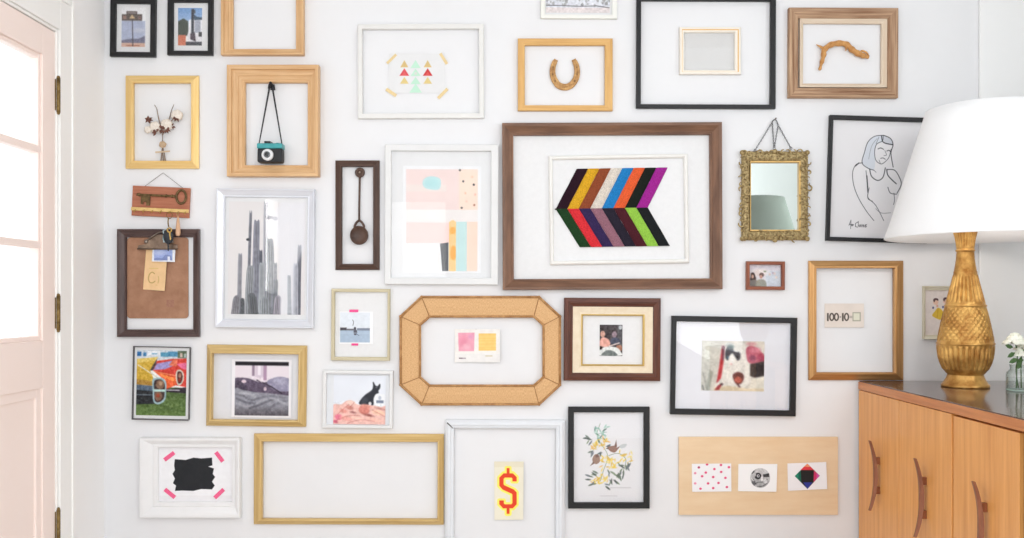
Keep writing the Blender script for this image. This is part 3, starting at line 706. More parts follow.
# 16 driftwood
RUST = lambda: wood('weathered_wood', (210, 176, 144), (124, 84, 58), .75, 3, 90, bump=.6)
def p16(t):
    mould((798.2, 17.2, 888.8, 88.4), (803.4, 23.2, 882, 83.4), [(0, 4), (0, 16), (.1, 17), (.75, 13), (.8, 14), (1, 12), (1, 1)]).build('liner', wood('cream_liner', (228, 212, 192), (214, 192, 168), .7, 4, 120), t)
frame('picture_frame', 'wide weathered brown wooden frame with cream liner around the antler shaped driftwood', 'picture frame', (787.2, 7.3, 898.8, 98.9), (798.6, 17.8, 888.2, 87.8), [(0, 0), (0, 20), (.06, 22), (.3, 24), (.36, 26), (.6, 24), (.8, 25), (1, 20), (1, 2)], RUST(), .004, None, p16)
def drift():
    z = lambda x, y, t=.012: P(720+x/4.136, y/4.136, t)
    m_ = MB()
    q = smooth([z(412,290), z(420,262), z(428,232), z(432,206), z(455,187), z(490,179), z(523,184), z(545,204), z(570,221), z(595,231), z(615,236)], 5)
    n = len(q); rs = [.004+.006*min(1, i/14)+.0012*math.sin(i*1.3) - (.005*max(0, (i-n+8)/8)) for i in range(n)]
    m_.tube(q, rs, 10)
    m_.tube(smooth([z(434,208), z(420,196), z(398,184)], 4), [.007,.0068,.006,.0055,.005,.004,.003,.002,.001], 8)
    m_.tube([z(524,188), z(522,200), z(520,211)], [.005, .0035, .0015], 8)
    m_.tube(smooth([z(578,222), z(588,210), z(606,218,.014), z(614,232)], 4), .0035, 8)
    c = z(505, 290); o = m_.build('driftwood', mat('orange_driftwood', (222, 168, 104), .7, c2=(176, 120, 66), scale=50, bump=.4), None, (c.x, -.002, c.z))
    tag(o, 'antler shaped orange driftwood branch mounted inside the weathered frame', 'driftwood')
drift()
# 17 mirror
def mirror():
    r = (739.8, 149.6, 809.8, 241.6); i_ = (750, 161.6, 800, 230.6); c = centre(r)
    t = thing('mirror', 'small ornate antique gold mirror hanging by chains', 'mirror', c)
    gm = mat('antique_gilt', (200, 178, 128), .45, .3, (122, 98, 58), 120, .4, detail=6)
    mould((741, 151, 808.6, 240.4), i_, ROUND(16)).build('moulding', gm, t)
    lm = mould((749.2, 160.8, 800.8, 231.4), (751, 162.6, 799, 229.6), FLAT(14)); lm.build('slip', mat('slip_gold', (196, 160, 100), .35, .6), t)
    rs = random.Random(11); o_ = MB()
    def scroll(px, py, rot, sz, flip):
        pts = []
        for k_ in range(9):
            a = k_/8*1.5*PI; rr = sz*(1-.75*k_/8)
            x = rr*math.cos(a)*flip; y_ = rr*math.sin(a)
            x, y_ = x*math.cos(rot)-y_*math.sin(rot), x*math.sin(rot)+y_*math.cos(rot)
            p = P(px, py, .02); pts.append((p.x+x, -.0165-.004*math.sin(k_/8*PI)-rs.uniform(0, .002), p.z+y_))
        o_.tube(pts, [sz*.10+sz*.15*math.sin(PI*min(1, (k_+1.5)/9)) for k_ in range(9)], 6)
    def along(n, x0, y0, x1, y1, nx, ny):
        for k_ in range(n):
            f = (k_+.5)/n
            for off in (-2.6, 2.0):
                px = x0+(x1-x0)*f+nx*off+rs.uniform(-.8, .8); py = y0+(y1-y0)*f+ny*off+rs.uniform(-.8, .8)
                scroll(px, py, rs.uniform(0, 6.28), rs.uniform(.0095, .0135), rs.choice((-1, 1)))
    along(12, 742, 155.6, 808, 155.6, 0, 1); along(12, 742, 236.4, 808, 236.4, 0, 1)
    along(14, 744.6, 160, 744.6, 232, 1, 0); along(14, 806, 160, 806, 232, 1, 0)
    for x, y in ((742.5,152.5),(807.2,152.5),(742.5,238.8),(807.2,238.8),(775,151.5),(775,240)): o_.ball(P(x, y, .016), (.010, .006, .009), 8, 6)
    o_.build('scrollwork', gm, t)
    mm = mat('mirror_silver', (214, 220, 217), .015, 1.0, (214, 220, 217), 5)
    sheet('mirror_glass', (750, 161.6, 800.2, 230.8), .004, mm, t)
    cm = mat('chain_metal', (92, 92, 96), .4, .6)
    z = lambda x, y, tt=.006: P(735+x/10.76, 110+y/10.76, tt)
    for A, B in ((z(412,112), z(215,435,.014)), (z(452,140), z(600,410,.014)), (z(402,140), z(418,400,.014)), (z(462,175), z(424,400,.014))):
        ch = MB(); L = (B-A).length; n = int(L/.0062); dv = (B-A).normalized()
        for k_ in range(n):
            p = A.lerp(B, (k_+.5)/n); s_ = Vector((dv.z, 0, -dv.x)) if k_ % 2 else Vector((0, 1, 0))
            ch.tube([p+dv*.0042*math.cos(q)+s_*.0022*math.sin(q) for q in [2*PI*j/10 for j in range(10)]], .0008, 5, True)
        ch.build('chain', cm, t)
    MB().tube(smooth([z(400,130), z(415,108), z(440,108), z(462,150)], 4), .0016, 6).build('hanging_loop', cm, t)
    for x, y in ((215,437), (602,412), (422,412)): MB().tube([z(x, y, .016)+Vector((.004*math.cos(q), 0, .005*math.sin(q))) for q in [2*PI*j/10 for j in range(10)]], .001, 5, True).build('eyelet', cm, t)
    nl = z(428, 98, 0); n_ = MB().lathe((0, 0, 0), [(.0012, 0), (.0012, .012), (.003, .0125), (.003, .014)], 10); n_.v = [Vector((nl.x+p.x, -p.z, nl.z+p.y)) for p in n_.v]
    tag(n_.build('nail', STEEL(), None, (nl.x, 0, nl.z)), 'small nail holding the mirror chains', 'nail')
mirror()
# 18 drawing
def woman(a):
    a.fill((234, 232, 234)); K = (40, 42, 48)
    a.blob([(240,98),(205,103),(180,128),(168,165),(160,205),(183,224),(206,230),(210,195),(208,160),(216,130),(238,122)], (214, 219, 228), .9)
    a.blob([(240,98),(268,110),(276,132),(245,126)], (205, 208, 216), .9)
    def c(pts, w=2.2, al=.9): a.curve(pts, w, K, al, soft=1.6)
    c([(240,97),(205,102),(180,125),(168,165),(160,205),(183,225),(206,232)], 2.6); c([(238,98),(236,118),(214,132),(207,160),(212,192),(228,206),(242,204),(262,182),(270,150)])
    c([(232,100),(240,124),(276,132)], 4); c([(240,97),(266,108),(277,132),(270,165),(280,218)], 3.2); c([(215,110),(195,140),(185,190)], 1.2, .6); c([(222,104),(212,130)], 1.5, .7)
    c([(220,150),(230,146),(241,151)], 3); c([(254,157),(262,154),(268,159)], 3); c([(246,155),(253,172),(243,175)], 1.6); c([(231,186),(240,184),(249,189)], 2.4); c([(225,192),(230,205)], 1.4)
    c([(190,228),(198,256),(222,271),(242,258),(250,222)], 3.6); c([(206,232),(215,240)], 1.5)
    c([(162,205),(138,212),(125,242),(130,290),(150,340),(182,390),(212,426)], 2.4); c([(148,206),(135,218)], 4)
    c([(176,235),(181,275),(186,315),(188,340),(218,368),(250,425)], 2.2); c([(180,255),(186,318)], 4.4); c([(190,300),(186,340),(205,352)], 2)
    c([(258,228),(286,230),(306,258),(313,285),(298,318)], 3); c([(256,228),(262,252),(294,282)], 4); c([(262,296),(272,318),(296,322)], 2.6); c([(286,318),(289,345),(286,362)], 2)
    c([(218,380),(240,396),(276,394)], 1.6, .7)
    q = lambda pts, w=2: a.line([(x/4.658+96.2, y/4.658+384.8) for x, y in pts], w, (60, 60, 66), .85, soft=1.4)
    q([(95,290),(130,195),(128,350)]); q([(100,275),(150,270),(140,300),(165,268),(160,300),(182,272)]); q([(255,225),(215,250),(212,310),(250,318)], 2.4)
    q([(262,215),(262,310)]); q([(300,270),(275,285),(285,312),(305,280),(308,312)]); q([(318,270),(330,312),(345,265)]); q([(352,295),(372,280),(352,275),(355,312),(375,305)]); q([(385,312),(390,270),(412,268)]); q([(412,265),(392,288),(412,305),(392,316)])
def p18(t):
    art('line_drawing', (829, 119, 927, 240), (820, 110, 3.848), woman, .005, t, 3.4)
frame('drawing_frame', 'black frame with a line drawing of a long haired woman, partly behind the lamp shade', 'framed drawing', (826.6, 116.3, 929.6, 242.4), (831.8, 120.6, 924.6, 238.2), FLAT(18), BLACK(), .03, None, p18)
# 19 small red frame
def couple(a):
    a.fill((218, 214, 222)); a.rect(130, 130, 560, 200, (214, 208, 218)); a.rect(345, 215, 560, 425, (206, 212, 222)); a.ell(270, 235, 110, 50, (240, 226, 222), .8, soft=40)
    a.blob([(140,300),(150,245),(185,240),(205,280),(212,335),(135,340)], (70, 54, 56)); a.ell(170, 290, 16, 26, (216, 176, 160)); a.blob([(130,350),(170,335),(230,345),(240,430),(130,430)], (128, 124, 122))
    a.ell(290, 268, 32, 30, (96, 62, 56)); a.ell(282, 292, 20, 26, (200, 146, 128)); a.blob([(225,350),(280,325),(340,345),(350,430),(215,430)], (150, 150, 140))
    a.ell(335, 222, 18, 10, (130, 140, 110)); a.ell(440, 240, 12, 14, (170,140,170), .7); a.ell(400, 260, 14, 18, (222,190,175), .7); a.ell(488, 300, 18, 16, (236, 210, 190), .8); a.ell(465, 250, 16, 20, (230,200,190), .7); a.blur(); a.speck(30, .12, 3)
def p19(t): art('photo_print', (749.2, 264.3, 782.2, 287), (740, 255, 13.44), couple, .005, t, 3.4); sheet('glass', (749.4, 264.5, 782, 286.6), .008, GLASS(), t)
frame('photo_frame', 'tiny red brown wooden frame with photo of two people, below the mirror', 'picture frame', (745.4, 261.3, 785, 289.9), (749.8, 264.7, 781.6, 286.4), FLAT(16), wood('cherry_wood', (160, 92, 62), (120, 60, 40), .4), .006, None, p19)
# 20 gold + sum card
frame('picture_frame', 'bronze gold frame around the sum card, left of the lamp', 'picture frame', (807.9, 260.6, 904.8, 380.4), (816.8, 268.2, 894.8, 372.4), SLOPE_OUT(22), wood('bronze_gold', (212, 166, 112), (172, 124, 74), .3, 3, 50, metal=.6))
def sumcard(a):
    a.fill((230, 219, 210)); a.speck(150, .04, 2); K = (92, 82, 76)
    for x in (125, 362): a.rect(x-15, 238, x+13, 366, K)
    for x in (186, 260, 420): a.ring(x, 300, 30, 54, 24, K)
    a.rect(312, 292, 336, 308, (120,110,102)); a.rect(468, 284, 512, 294, (150,142,130)); a.rect(468, 306, 512, 316, (150,142,130))
    a.rect(515, 225, 645, 368, (172, 168, 150)); a.rect(530, 241, 628, 351, (224, 222, 204))
card('sum_card', 'cream card printed 100-10= and an empty square, inside the bronze gold frame', 'card', (824.5, 303.5, 864, 327.5), (820, 298, 15.83), sumcard, .002, 3.5, .003)
# 21 small frame behind lamp
def dress(a):
    a.fill((232, 222, 218))
    for dx, dy in ((0, 0), (82, -6)):
        a.ell(172+dx, 180+dy, 22, 26, (236, 200, 180)); a.blob([(150+dx,165+dy),(165+dx,150+dy),(190+dx,155+dy),(192+dx,172+dy),(172+dx,166+dy),(160+dx,185+dy)], (90, 66, 70)); a.ell(150+dx, 230+dy, 8, 10, (90, 90, 130)); a.rect(176+dx,205+dy,192+dx,225+dy,(226,180,160))
    a.blob([(190,230),(225,250),(238,300),(215,330),(170,315),(142,292),(165,258)], (226, 190, 70)); a.line([(190,240),(185,310)], 6, (200,150,50), .7); a.rect(250, 240, 290, 320, (200, 170, 150)); a.speck(24, .06, 3)
def p21(t): art('illustration', (925, 288.5, 961, 336), (915, 280, 8.28), dress, .004, t, 3)
frame('print_frame', 'small cream frame with a figure in yellow, half hidden behind the gold lamp', 'framed print', (922, 286, 964, 339.4), (926.2, 290.3, 959.8, 335), SLOPE_IN(16), wood('cream_gilt', (226, 222, 204), (206, 196, 170), .5), 0, None, p21)
# 22 car print
def cars(a):
    a.grad(300, 480, (70, 92, 50), (104, 130, 72)); a.rect(60, 60, 395, 125, (206, 214, 222))
    for r_, c in (((72,76,100,104),(52,110,168)),((112,80,132,104),(70,130,180)),((140,70,220,96),(236,240,244)),((222,78,268,106),(96,160,190)),((268,72,330,104),(80,140,176)),((330,66,388,112),(92,108,84)),((345,80,360,108),(210,190,180)),((370,84,384,108),(190,200,200)),((165,84,200,92),(110,160,190))): a.rect(*r_, c)
    for k_ in range(26): a.curve([(72+random.random()*316, 330+random.random()*150), (100+random.random()*300, 340+random.random()*140)], 7, (130, 150, 90) if k_ % 2 else (44, 66, 34), .3, soft=10)
    a.poly([(200,132),(300,118),(388,114),(388,296),(320,285),(262,312),(240,245),(176,195)], (214, 70, 60)); a.poly([(198,150),(300,128),(330,150),(250,185),(180,190)], (160, 150, 204)); a.poly([(300,125),(330,118),(325,165),(275,160)], (226, 120, 90)); a.poly([(325,150),(388,140),(388,185),(355,178)], (226, 110, 150))
    a.poly([(190,205),(330,235),(320,285),(262,305),(235,240)], (236, 104, 60)); a.poly([(215,210),(310,240),(312,262),(232,230)], (250, 150, 80)); a.line([(185,200),(320,225)], 5, (250,190,120), .8)
    a.poly([(72,122),(205,108),(180,150),(158,195),(178,240),(176,290),(72,284)], (208, 170, 66)); a.poly([(72,122),(205,108),(195,128),(72,150)], (228, 200, 110)); a.poly([(200,118),(180,150),(156,195),(176,192),(196,150)], (84, 70, 70)); a.line([(80,160),(200,235)], 7, (220,216,200)); a.poly([(72,250),(176,262),(176,290),(72,284)], (170,130,60))
    a.poly([(72,284),(178,292),(180,325),(72,318)], (84, 100, 120)); a.poly([(72,318),(178,325),(190,405),(72,410)], (44, 46, 50)); a.rect(72, 345, 175, 352, (110,120,130))
    a.poly([(262,312),(388,296),(388,335),(262,328)], (52, 44, 54)); a.line([(265,316),(345,316)], 6, (210,205,215))
    a.blob([(172,255),(190,240),(235,240),(260,265),(262,320),(255,380),(215,408),(182,390),(176,325)], (160, 188, 196)); a.blob([(185,262),(220,248),(250,272),(252,320),(246,372),(212,396),(190,380),(186,320)], (66, 52, 50))
    a.ell(222, 282, 26, 28, (136, 104, 84)); a.ell(212, 355, 24, 30, (124, 92, 74)); a.rect(180, 312, 255, 328, (190, 220, 214)); a.ell(225, 276, 12, 12, (180,150,120)); a.ell(210, 352, 11, 12, (160,70,50))
    a.blob([(322,200),(342,185),(366,200),(372,240),(360,275),(336,285),(322,250)], (210, 205, 190)); a.blob([(330,205),(345,195),(360,208),(364,240),(354,268),(338,272),(330,245)], (88, 52, 50)); a.ell(346,222,10,14,(170,120,100)); a.ell(345,252,9,12,(150,60,50))
    a.blur(); a.speck(12, .2, 7); a.speck(5, .12, 17)
def p22(t): sheet('mat_board', (132.8, 347, 189.8, 419.6), .008, PAPER(), t); art('car_print', (136.5, 350.2, 186.2, 415.6), (125, 340, 6.33), cars, .009, t, 3.2)
frame('print_frame', 'thin dark edged print of yellow and red classic car tail lights', 'framed print', (132.3, 346.4, 190.4, 420.2), (133.3, 347.5, 189.2, 419), FLAT(16), mat('dark_edge', (88, 86, 88), .4, scale=40), .02, None, p22)
# 23 bed photo
def bed(a):
    a.fill((240, 238, 242)); a.rect(208, 130, 532, 455, (232, 222, 230)); a.rect(310, 148, 326, 215, (150, 130, 150)); a.rect(330, 148, 380, 225, (214, 200, 214)); a.rect(378, 146, 398, 240, (176, 146, 172)); a.rect(345,148,362,210,(240,232,240))
    a.rect(208, 130, 530, 152, (30, 26, 32))
    a.blob([(205,235),(240,226),(290,230),(350,250),(400,250),(450,225),(500,222),(540,240),(540,330),(400,320),(300,320),(205,300)], (96, 84, 104)); a.blob([(400,250),(450,222),(500,220),(545,240),(545,300),(450,300)], (150, 146, 170)); a.blob([(430,240),(480,226),(520,240),(500,262),(450,260)], (172,168,190), .8, soft=14)
    a.ell(262, 248, 14, 10, (216, 196, 206)); a.ell(390, 292, 9, 12, (210, 190, 200)); a.line([(340,240),(365,250),(420,275),(490,318)], 7, (60, 52, 66)); a.line([(330,225),(370,252)], 5, (225,210,220)); a.blob([(215,240),(260,262),(290,300),(215,300)], (72,64,80), .8)
    a.blob([(205,300),(260,300),(330,312),(420,318),(520,330),(545,340),(545,470),(205,470)], (150, 150, 160))
    for p, c in (([(210,325),(260,335),(310,360),(350,350)], (104,104,114)), ([(350,350),(420,335),(520,345)], (112,112,124)), ([(220,380),(280,400),(350,372),(400,350)], (176,176,186)), ([(300,410),(360,385),(440,352)], (90,90,100)), ([(240,320),(300,322),(330,340)], (196,196,204)), ([(400,430),(440,390),(520,360)], (104,104,116)), ([(220,350),(270,372),(330,380)], (90,90,102)), ([(420,345),(470,360),(520,385)], (180,180,190))): a.curve(p, 10, c, .85, soft=12)
    m = np.clip((a.Y-380)/75, 0, 1)*np.clip((a.Y > 300)*1.0, 0, 1); a.mix(m*.62*((a.X > 207) & (a.X < 532)), (52, 44, 50)); a.blur(); a.speck(12, .18, 9, ((a.Y > 220)*1.0))
    a.rect(208, 452, 540, 470, (240, 238, 242)); a.rect(531, 130, 560, 470, (240, 238, 242)); a.rect(180, 130, 208.5, 470, (240,238,242))
def p23(t): sheet('backing', (210, 353, 299, 421), .003, mat('cool_card', (226, 227, 232), .8, scale=30), t); art('photo_print', (231.8, 359.5, 291.4, 417.6), (200, 340, 5.98), bed, .006, t, 3)
frame('photo_frame', 'chunky brushed gold frame with a square photo of a rumpled bed', 'picture frame', (205.2, 344.9, 307, 426.8), (211.6, 354, 297.8, 420), SLOPE_OUT(26), wood('brushed_gold', (224, 196, 138), (194, 160, 100), .38, 5, 90, metal=.25), .012, None, p23)
# 24 beach photo
def beach(a):
    a.fill((246, 247, 249)); a.rect(68, 185, 268, 305, (226, 232, 240)); a.rect(68, 300, 268, 386, (174, 192, 212)); a.rect(68, 286, 112, 306, (80, 76, 84)); a.rect(110, 294, 160, 306, (120, 118, 126)); a.rect(182, 290, 268, 306, (130, 138, 156)); a.speck(16, .07, 3, ((a.Y > 190) & (a.Y < 386) & (a.X > 68) & (a.X < 268))*1.0)
    a.curve([(152,235),(158,250),(154,272)], 5, (120,120,126)); a.ell(168, 292, 8, 10, (70,70,78)); a.poly([(160,300),(178,300),(184,318),(176,338),(162,336),(158,318)], (96,96,108)); a.line([(180,330),(196,340)], 4, (110,120,140)); a.rect(68,320,268,326,(190,206,222),.6)
def p24(t):
    sheet('mat_board', (333.5, 290.5, 388.5, 358), .005, PAPER(), t); art('photo_print', (339.5, 311.5, 373, 344), (330, 285, 6.72), beach, .0065, t, 3.4)
    pk = mat('neon_pink_tape', (240, 70, 140), .6, c2=(236, 90, 150), scale=200)
    for r_ in ((349.2, 309.6, 358.2, 312.2), (351.6, 343.4, 358.2, 345.6)): sheet('tape', r_, .0085, pk, t, th=.0006)
frame('photo_frame', 'slim champagne frame with a beach photo held by bright pink tape', 'picture frame', (331.2, 288.8, 390.4, 360.6), (334.6, 292, 387.4, 357), FLAT(16), wood('champagne', (208, 198, 170), (188, 176, 144), .4, 5, 90, metal=.2), .006, None, p24)
# 25 dog photo
def dog(a):
    a.fill((234, 236, 242)); a.rect(70, 60, 490, 340, (232, 236, 244)); a.speck(120, .03, 3); K = (52, 54, 62)
    a.rect(390, 232, 482, 330, (240, 242, 246)); a.rect(412, 282, 470, 304, (120, 130, 150)); a.ell(440, 262, 12, 16, (190,196,210))
    a.blob([(275,312),(285,280),(320,240),(355,215),(378,195),(384,165),(382,135),(392,140),(402,160),(420,168),(436,150),(444,158),(440,185),(428,205),(430,222),(405,235),(390,270),(388,320),(340,325)], K); a.ell(320, 280, 24, 20, (72,74,84), .8, soft=16); a.ell(412,178,8,6,(100,100,110)); a.line([(340,230),(370,210)], 6, (90,92,102), .7, soft=6)
    a.ell(362, 308, 12, 14, (228, 226, 230))
    a.blob([(60,330),(130,318),(170,290),(215,285),(245,310),(275,318),(330,318),(400,325),(450,335),(500,335),(500,500),(60,500)], (238, 192, 182))
    for (x, y, rx, ry, c) in ((210,305,35,20,(240,208,196)),(200,345,30,16,(200,130,120)),(315,360,44,36,(212,124,112)),(225,380,24,8,(150,84,84)),(350,402,40,10,(150,80,76)),(110,420,30,24,(226,110,140)),(430,380,52,20,(246,206,178)),(85,455,20,12,(210,90,120)),(450,350,40,8,(190,130,124)),(150,370,30,16,(226,150,140)),(330,330,40,16,(224,150,136)),(260,430,60,12,(250,206,190)),(170,430,50,18,(240,170,160)),(400,440,60,16,(246,196,180))): a.ell(x, y, rx, ry, c, .85, .2, 10)
    for p in ([(100,400),(140,360),(190,320)], [(190,350),(220,320),(235,300)], [(90,450),(180,410),(280,405)], [(380,360),(430,385),(480,410)], [(180,470),(280,440),(400,450)]): a.curve(p, 7, (190,110,104), .6, soft=7)
    a.blur(); a.speck(16, .16, 5, (a.Y > 290)*1.0)
def p25(t): sheet('mat_board', (325, 372.5, 390, 426), .004, mat('cool_white', (232, 234, 238), .8, scale=30), t); art('photo_print', (333.4, 375.5, 385.5, 424.2), (325, 365, 8.027), dog, .0055, t, 3.2)
frame('photo_frame', 'small white frame with photo of a dark dog behind pink blankets', 'picture frame', (322.6, 370.2, 393.4, 428.2), (326, 373.8, 389.4, 425), FLAT(18), mat('grey_white_paint', (230, 230, 230), .45, scale=20), .012, None, p25)
# 26 black brush blob
def blobart(a):
    a.fill((243, 243, 246)); a.rect(405, 428, 600, 450, (232, 230, 232), .5)
    a.poly([(450,350),(452,334),(480,336),(500,330),(520,332),(548,330),(549,350),(538,353),(553,358),(550,372),(556,380),(548,392),(555,402),(548,412),(520,411),(500,416),(470,415),(452,416),(455,402),(447,396),(452,384),(446,372),(452,362)], (38, 40, 44)); a.speck(10, .03, 4)
def p26(t):
    art('ink_print', (154, 446, 233, 505), (0, 330, 2.585), blobart, .004, t, 3)
    pk = mat('hot_pink_tape', (240, 90, 140), .6, c2=(244, 110, 150), scale=200)
    for x0, y0, x1, y1 in ((425,336,450,317), (558,316,576,340), (426,412,452,433), (555,434,578,412)):
        A = P(x0/2.585, 330+y0/2.585, .0055); B = P(x1/2.585, 330+y1/2.585, .0055); dv = (B-A).normalized(); n_ = Vector((-dv.z, 0, dv.x))*.0072
        MB().prism([(p.x, p.z) for p in (A+n_, B+n_, B-n_, A-n_)], -.0056, -.005).build('tape', pk, t)
frame('print_frame', 'deep white frame with a black brush stroke print and pink corner tape', 'framed print', (139.2, 437, 242, 518.2), (156.7, 448.2, 230.8, 502.8), [(0, 0), (0, 26), (.05, 28), (.2, 28), (.32, 26), (.7, 16), (.75, 18), (.95, 17), (1, 14), (1, 1)], mat('clean_white_paint', (240, 240, 241), .45, scale=20), 0, None, p26)
# 27 large gold landscape
frame('picture_frame', 'wide empty gold frame along the bottom of the wall', 'picture frame', (252.8, 433.4, 444, 525.4), (261.8, 442, 437.4, 519.4), SLOPE_OUT(24), wood('satin_gold', (224, 194, 134), (200, 164, 102), .36, 4, 80, metal=.25), .003)
# 28 tall white + dollar
def p28(t):
    g = MB(); A, B = P(446.8, 423, .0278), P(453, 428.8, .0278); dv = (B-A).normalized(); n_ = Vector((-dv.z, 0, dv.x))*.0018
    g.add([A+n_*1.2, B+n_*.5, B-n_*.5, A-n_*1.2], [(0,1,2,3)]); g.build('open_mitre', mat('mitre_gap', (70, 66, 62), .9), t)
frame('picture_frame', 'large white frame cut off by the bottom edge, around the dollar card', 'picture frame', (445, 419.5, 565, 572), (453.6, 428.6, 555.8, 563), [(0, 0), (0, 16), (.04, 18), (.3, 24), (.36, 25), (.6, 25), (.66, 21), (.9, 20), (1, 18), (1, 1)], mat('cool_white_paint', (230, 233, 238), .4, scale=20), .004, None, p28)
def dollar(a):
    a.fill((238, 232, 212)); a.rect(215, 215, 352, 240, (228, 218, 190), .5); a.speck(60, .03, 3)
    S_ = [(322,300),(322,282),(306,266),(267,266),(249,284),(249,318),(263,334),(302,352),(304,356),(304,390),(300,396),(272,396),(268,392),(268,380),(249,380),(249,396),(265,413),(306,413),(322,396),(322,346),(310,334),(270,316),(267,312),(267,290),(272,284),(300,284),(304,288),(304,300)]
    T1, T2 = [(280,244),(292,244),(292,268),(280,268)], [(280,411),(292,411),(292,436),(280,436)]
    for q_, c in ((9, (250, 240, 110)), (0, (232, 70, 44))):
        for pts in (S_, T1, T2):
            if q_: a.line(pts+[pts[0]], 2*q_, c)
            a.poly(pts, c)
card('dollar_card', 'cream card with a red and yellow dollar sign inside the tall white frame', 'card', [(494.2, 461.5), (523.6, 461.5), (523.2, 519.6), (494.4, 520)], (440, 410, 4.2), dollar, .002, 3.5, .010)
# 29 botanical
def botanic(a):
    a.fill((234, 233, 236)); rs = random.Random(5)
    def leaf(x, y, ang, L, c, al=.9): a.ell(x+math.cos(ang)*L/2, y+math.sin(ang)*L/2, L/2, L*.16, c, al, ang, 3)
    a.curve([(165,110),(150,160),(165,200),(200,260),(180,330),(165,380)], 2.5, (130,150,120)); a.curve([(205,260),(250,250),(285,280),(270,340)], 2.5, (130,140,110)); a.curve([(150,160),(195,150)], 2, (120,160,150))
    for k_ in range(18): x = 165+rs.uniform(-22, 32); leaf(x, rs.uniform(108, 180), rs.uniform(0, 6.28), rs.uniform(16, 26), rs.choice(((140,186,170),(168,204,190),(110,150,130),(80,110,100))))
    for cx, cy, n in ((158,208,26), (208,292,30), (165,378,24), (286,272,16)):
        for k_ in range(n): leaf(cx+rs.uniform(-32, 32), cy+rs.uniform(-26, 26), rs.uniform(0, 6.28), rs.uniform(13, 23), rs.choice(((240,206,70),(244,222,120),(222,180,60),(236,190,110))), .85)
    for cx, cy, a0 in ((120,185,2.8),(130,240,2.4),(235,355,.9),(215,375,1.6),(250,345,1.2),(270,325,1.8),(285,310,1.5),(140,390,2.6),(190,400,.8),(255,300,.3),(195,225,0),(300,300,1.9),(235,380,.6),(150,350,3.6),(110,180,3.4),(170,240,2.2),(205,335,1.2),(265,345,2.2),(125,365,3.5)):
        for k_ in range(3): leaf(cx+rs.uniform(-8, 8), cy+rs.uniform(-8, 8), a0+rs.uniform(-.7, .7), rs.uniform(18, 28), rs.choice(((92,108,92),(70,82,78),(120,140,110),(100,110,120))), .85)
    a.blob([(198,222),(215,216),(235,215),(245,232),(232,246),(212,240)], (150, 112, 98)); a.poly([(230,218),(240,186),(244,220)], (130,96,86)); a.poly([(200,222),(190,228),(204,230)], (90,70,60)); a.poly([(240,225),(262,212),(244,235)], (140,106,96))
    a.blob([(128,275),(140,255),(158,258),(164,285),(148,300),(132,292)], (160, 128, 112)); a.poly([(132,288),(116,310),(140,296)], (130,100,90)); a.ell(150, 262, 8, 7, (120,88,80))
    a.blob([(255,215),(275,205),(290,208),(280,222),(262,226)], (200, 204, 206)); a.rect(210, 408, 310, 413, (205,203,206), .8); a.rect(165, 447, 245, 451, (208,206,208), .8)
def p29(t): art('botanical_print', (572.5, 411, 645, 504), (565, 400, 4.68), botanic, .004, t, 3.2); sheet('glass', (573, 411.5, 644.8, 503.6), .009, GLASS(), t)
frame('print_frame', 'upright black frame with a botanical print of birds on yellow blossoms', 'framed print', (568, 406.4, 649.7, 508.6), (573.9, 412.4, 643.9, 502.8), FLAT(18), BLACK(), 0, None, p29)
# 30 octagon
def octo():
    def oc(x0, y0, x1, y1, cx, cy): return [(x0+cx, y0), (x1-cx, y0), (x1, y0+cy), (x1, y1-cy), (x1-cx, y1), (x0+cx, y1), (x0, y1-cy), (x0, y0+cy)]
    o_, i_ = oc(400.6, 297, 560, 404.4, 21, 19.5), oc(420, 316.6, 543.4, 385.6, 9.5, 8.5)
    c = centre((400.6, 297, 560, 404.4)); t = thing('picture_frame', 'eight sided frame in woven tan rattan around the watercolor swatch card', 'picture frame', c)
    rat = mat('woven_rattan', (232, 192, 144), .7, 0, (204, 156, 106), 1, .5, (420, 200, 1), .2, 'UV')
    mould(o_, i_, [(0, 0), (0, 14), (.05, 16), (.5, 19), (.95, 16), (1, 14), (1, 1)]).build('moulding', rat, t)
    ed = mat('bamboo_edge', (196, 150, 98), .5, c2=(160, 112, 66), scale=60)
    for pts, rr, nm in ((o_, .0045, 'outer_edging'), (i_, .0042, 'inner_edging')):
        e = MB(); Q = [P(x, y, .018) for x, y in pts]
        for k_ in range(8):
            A, B = Q[k_], Q[(k_+1) % 8]; e.tube([A, A.lerp(B, .5), B], rr, 8); e.ball(A, rr*1.25, 8, 6)
        e.build(nm, ed, t)
    for a, b in zip(o_, i_): MB().tube([P(*a, .0175), P((a[0]+b[0])/2, (a[1]+b[1])/2, .0205), P(*b, .0175)], .0014, 6).build('corner_seam', mat('seam_brown', (170, 122, 74), .7), t)
octo()
def swatch(a):
    a.fill((240, 236, 232)); a.rect(120, 365, 600, 460, (234, 232, 230), .7)
    m = a.pmask([(140,138),(318,136),(312,335),(148,335)], 6); a.mix(m, (238, 168, 186)); a.ell(195, 225, 40, 60, (232,136,160), .5*1, .3, 40); a.ell(280,180,30,30,(228,160,200),.5,0,30); a.ell(230,290,40,30,(244,196,206),.6,0,30)
    a.rect(362, 144, 548, 330, (246, 208, 128), 1, 6)
    for y in (160, 200, 225, 260, 300, 322): a.line([(365,y),(545,y-4)], 8, (238, 190, 96), .5, soft=12)
    a.speck(30, .05, 3); a.rect(150,406,225,418,(150,130,140),.7,6); a.rect(150,406,188,416,(100,70,80),.7,5); a.rect(435,382,510,392,(196,180,130),.7,5); a.ell(335,94,8,5,(150,150,155))
card('swatch_card', 'white card with pink and yellow watercolor squares inside the octagonal frame', 'card', (454.6, 329, 500, 362.3), (445, 320, 10.757), swatch, .002, 3.2, .012)
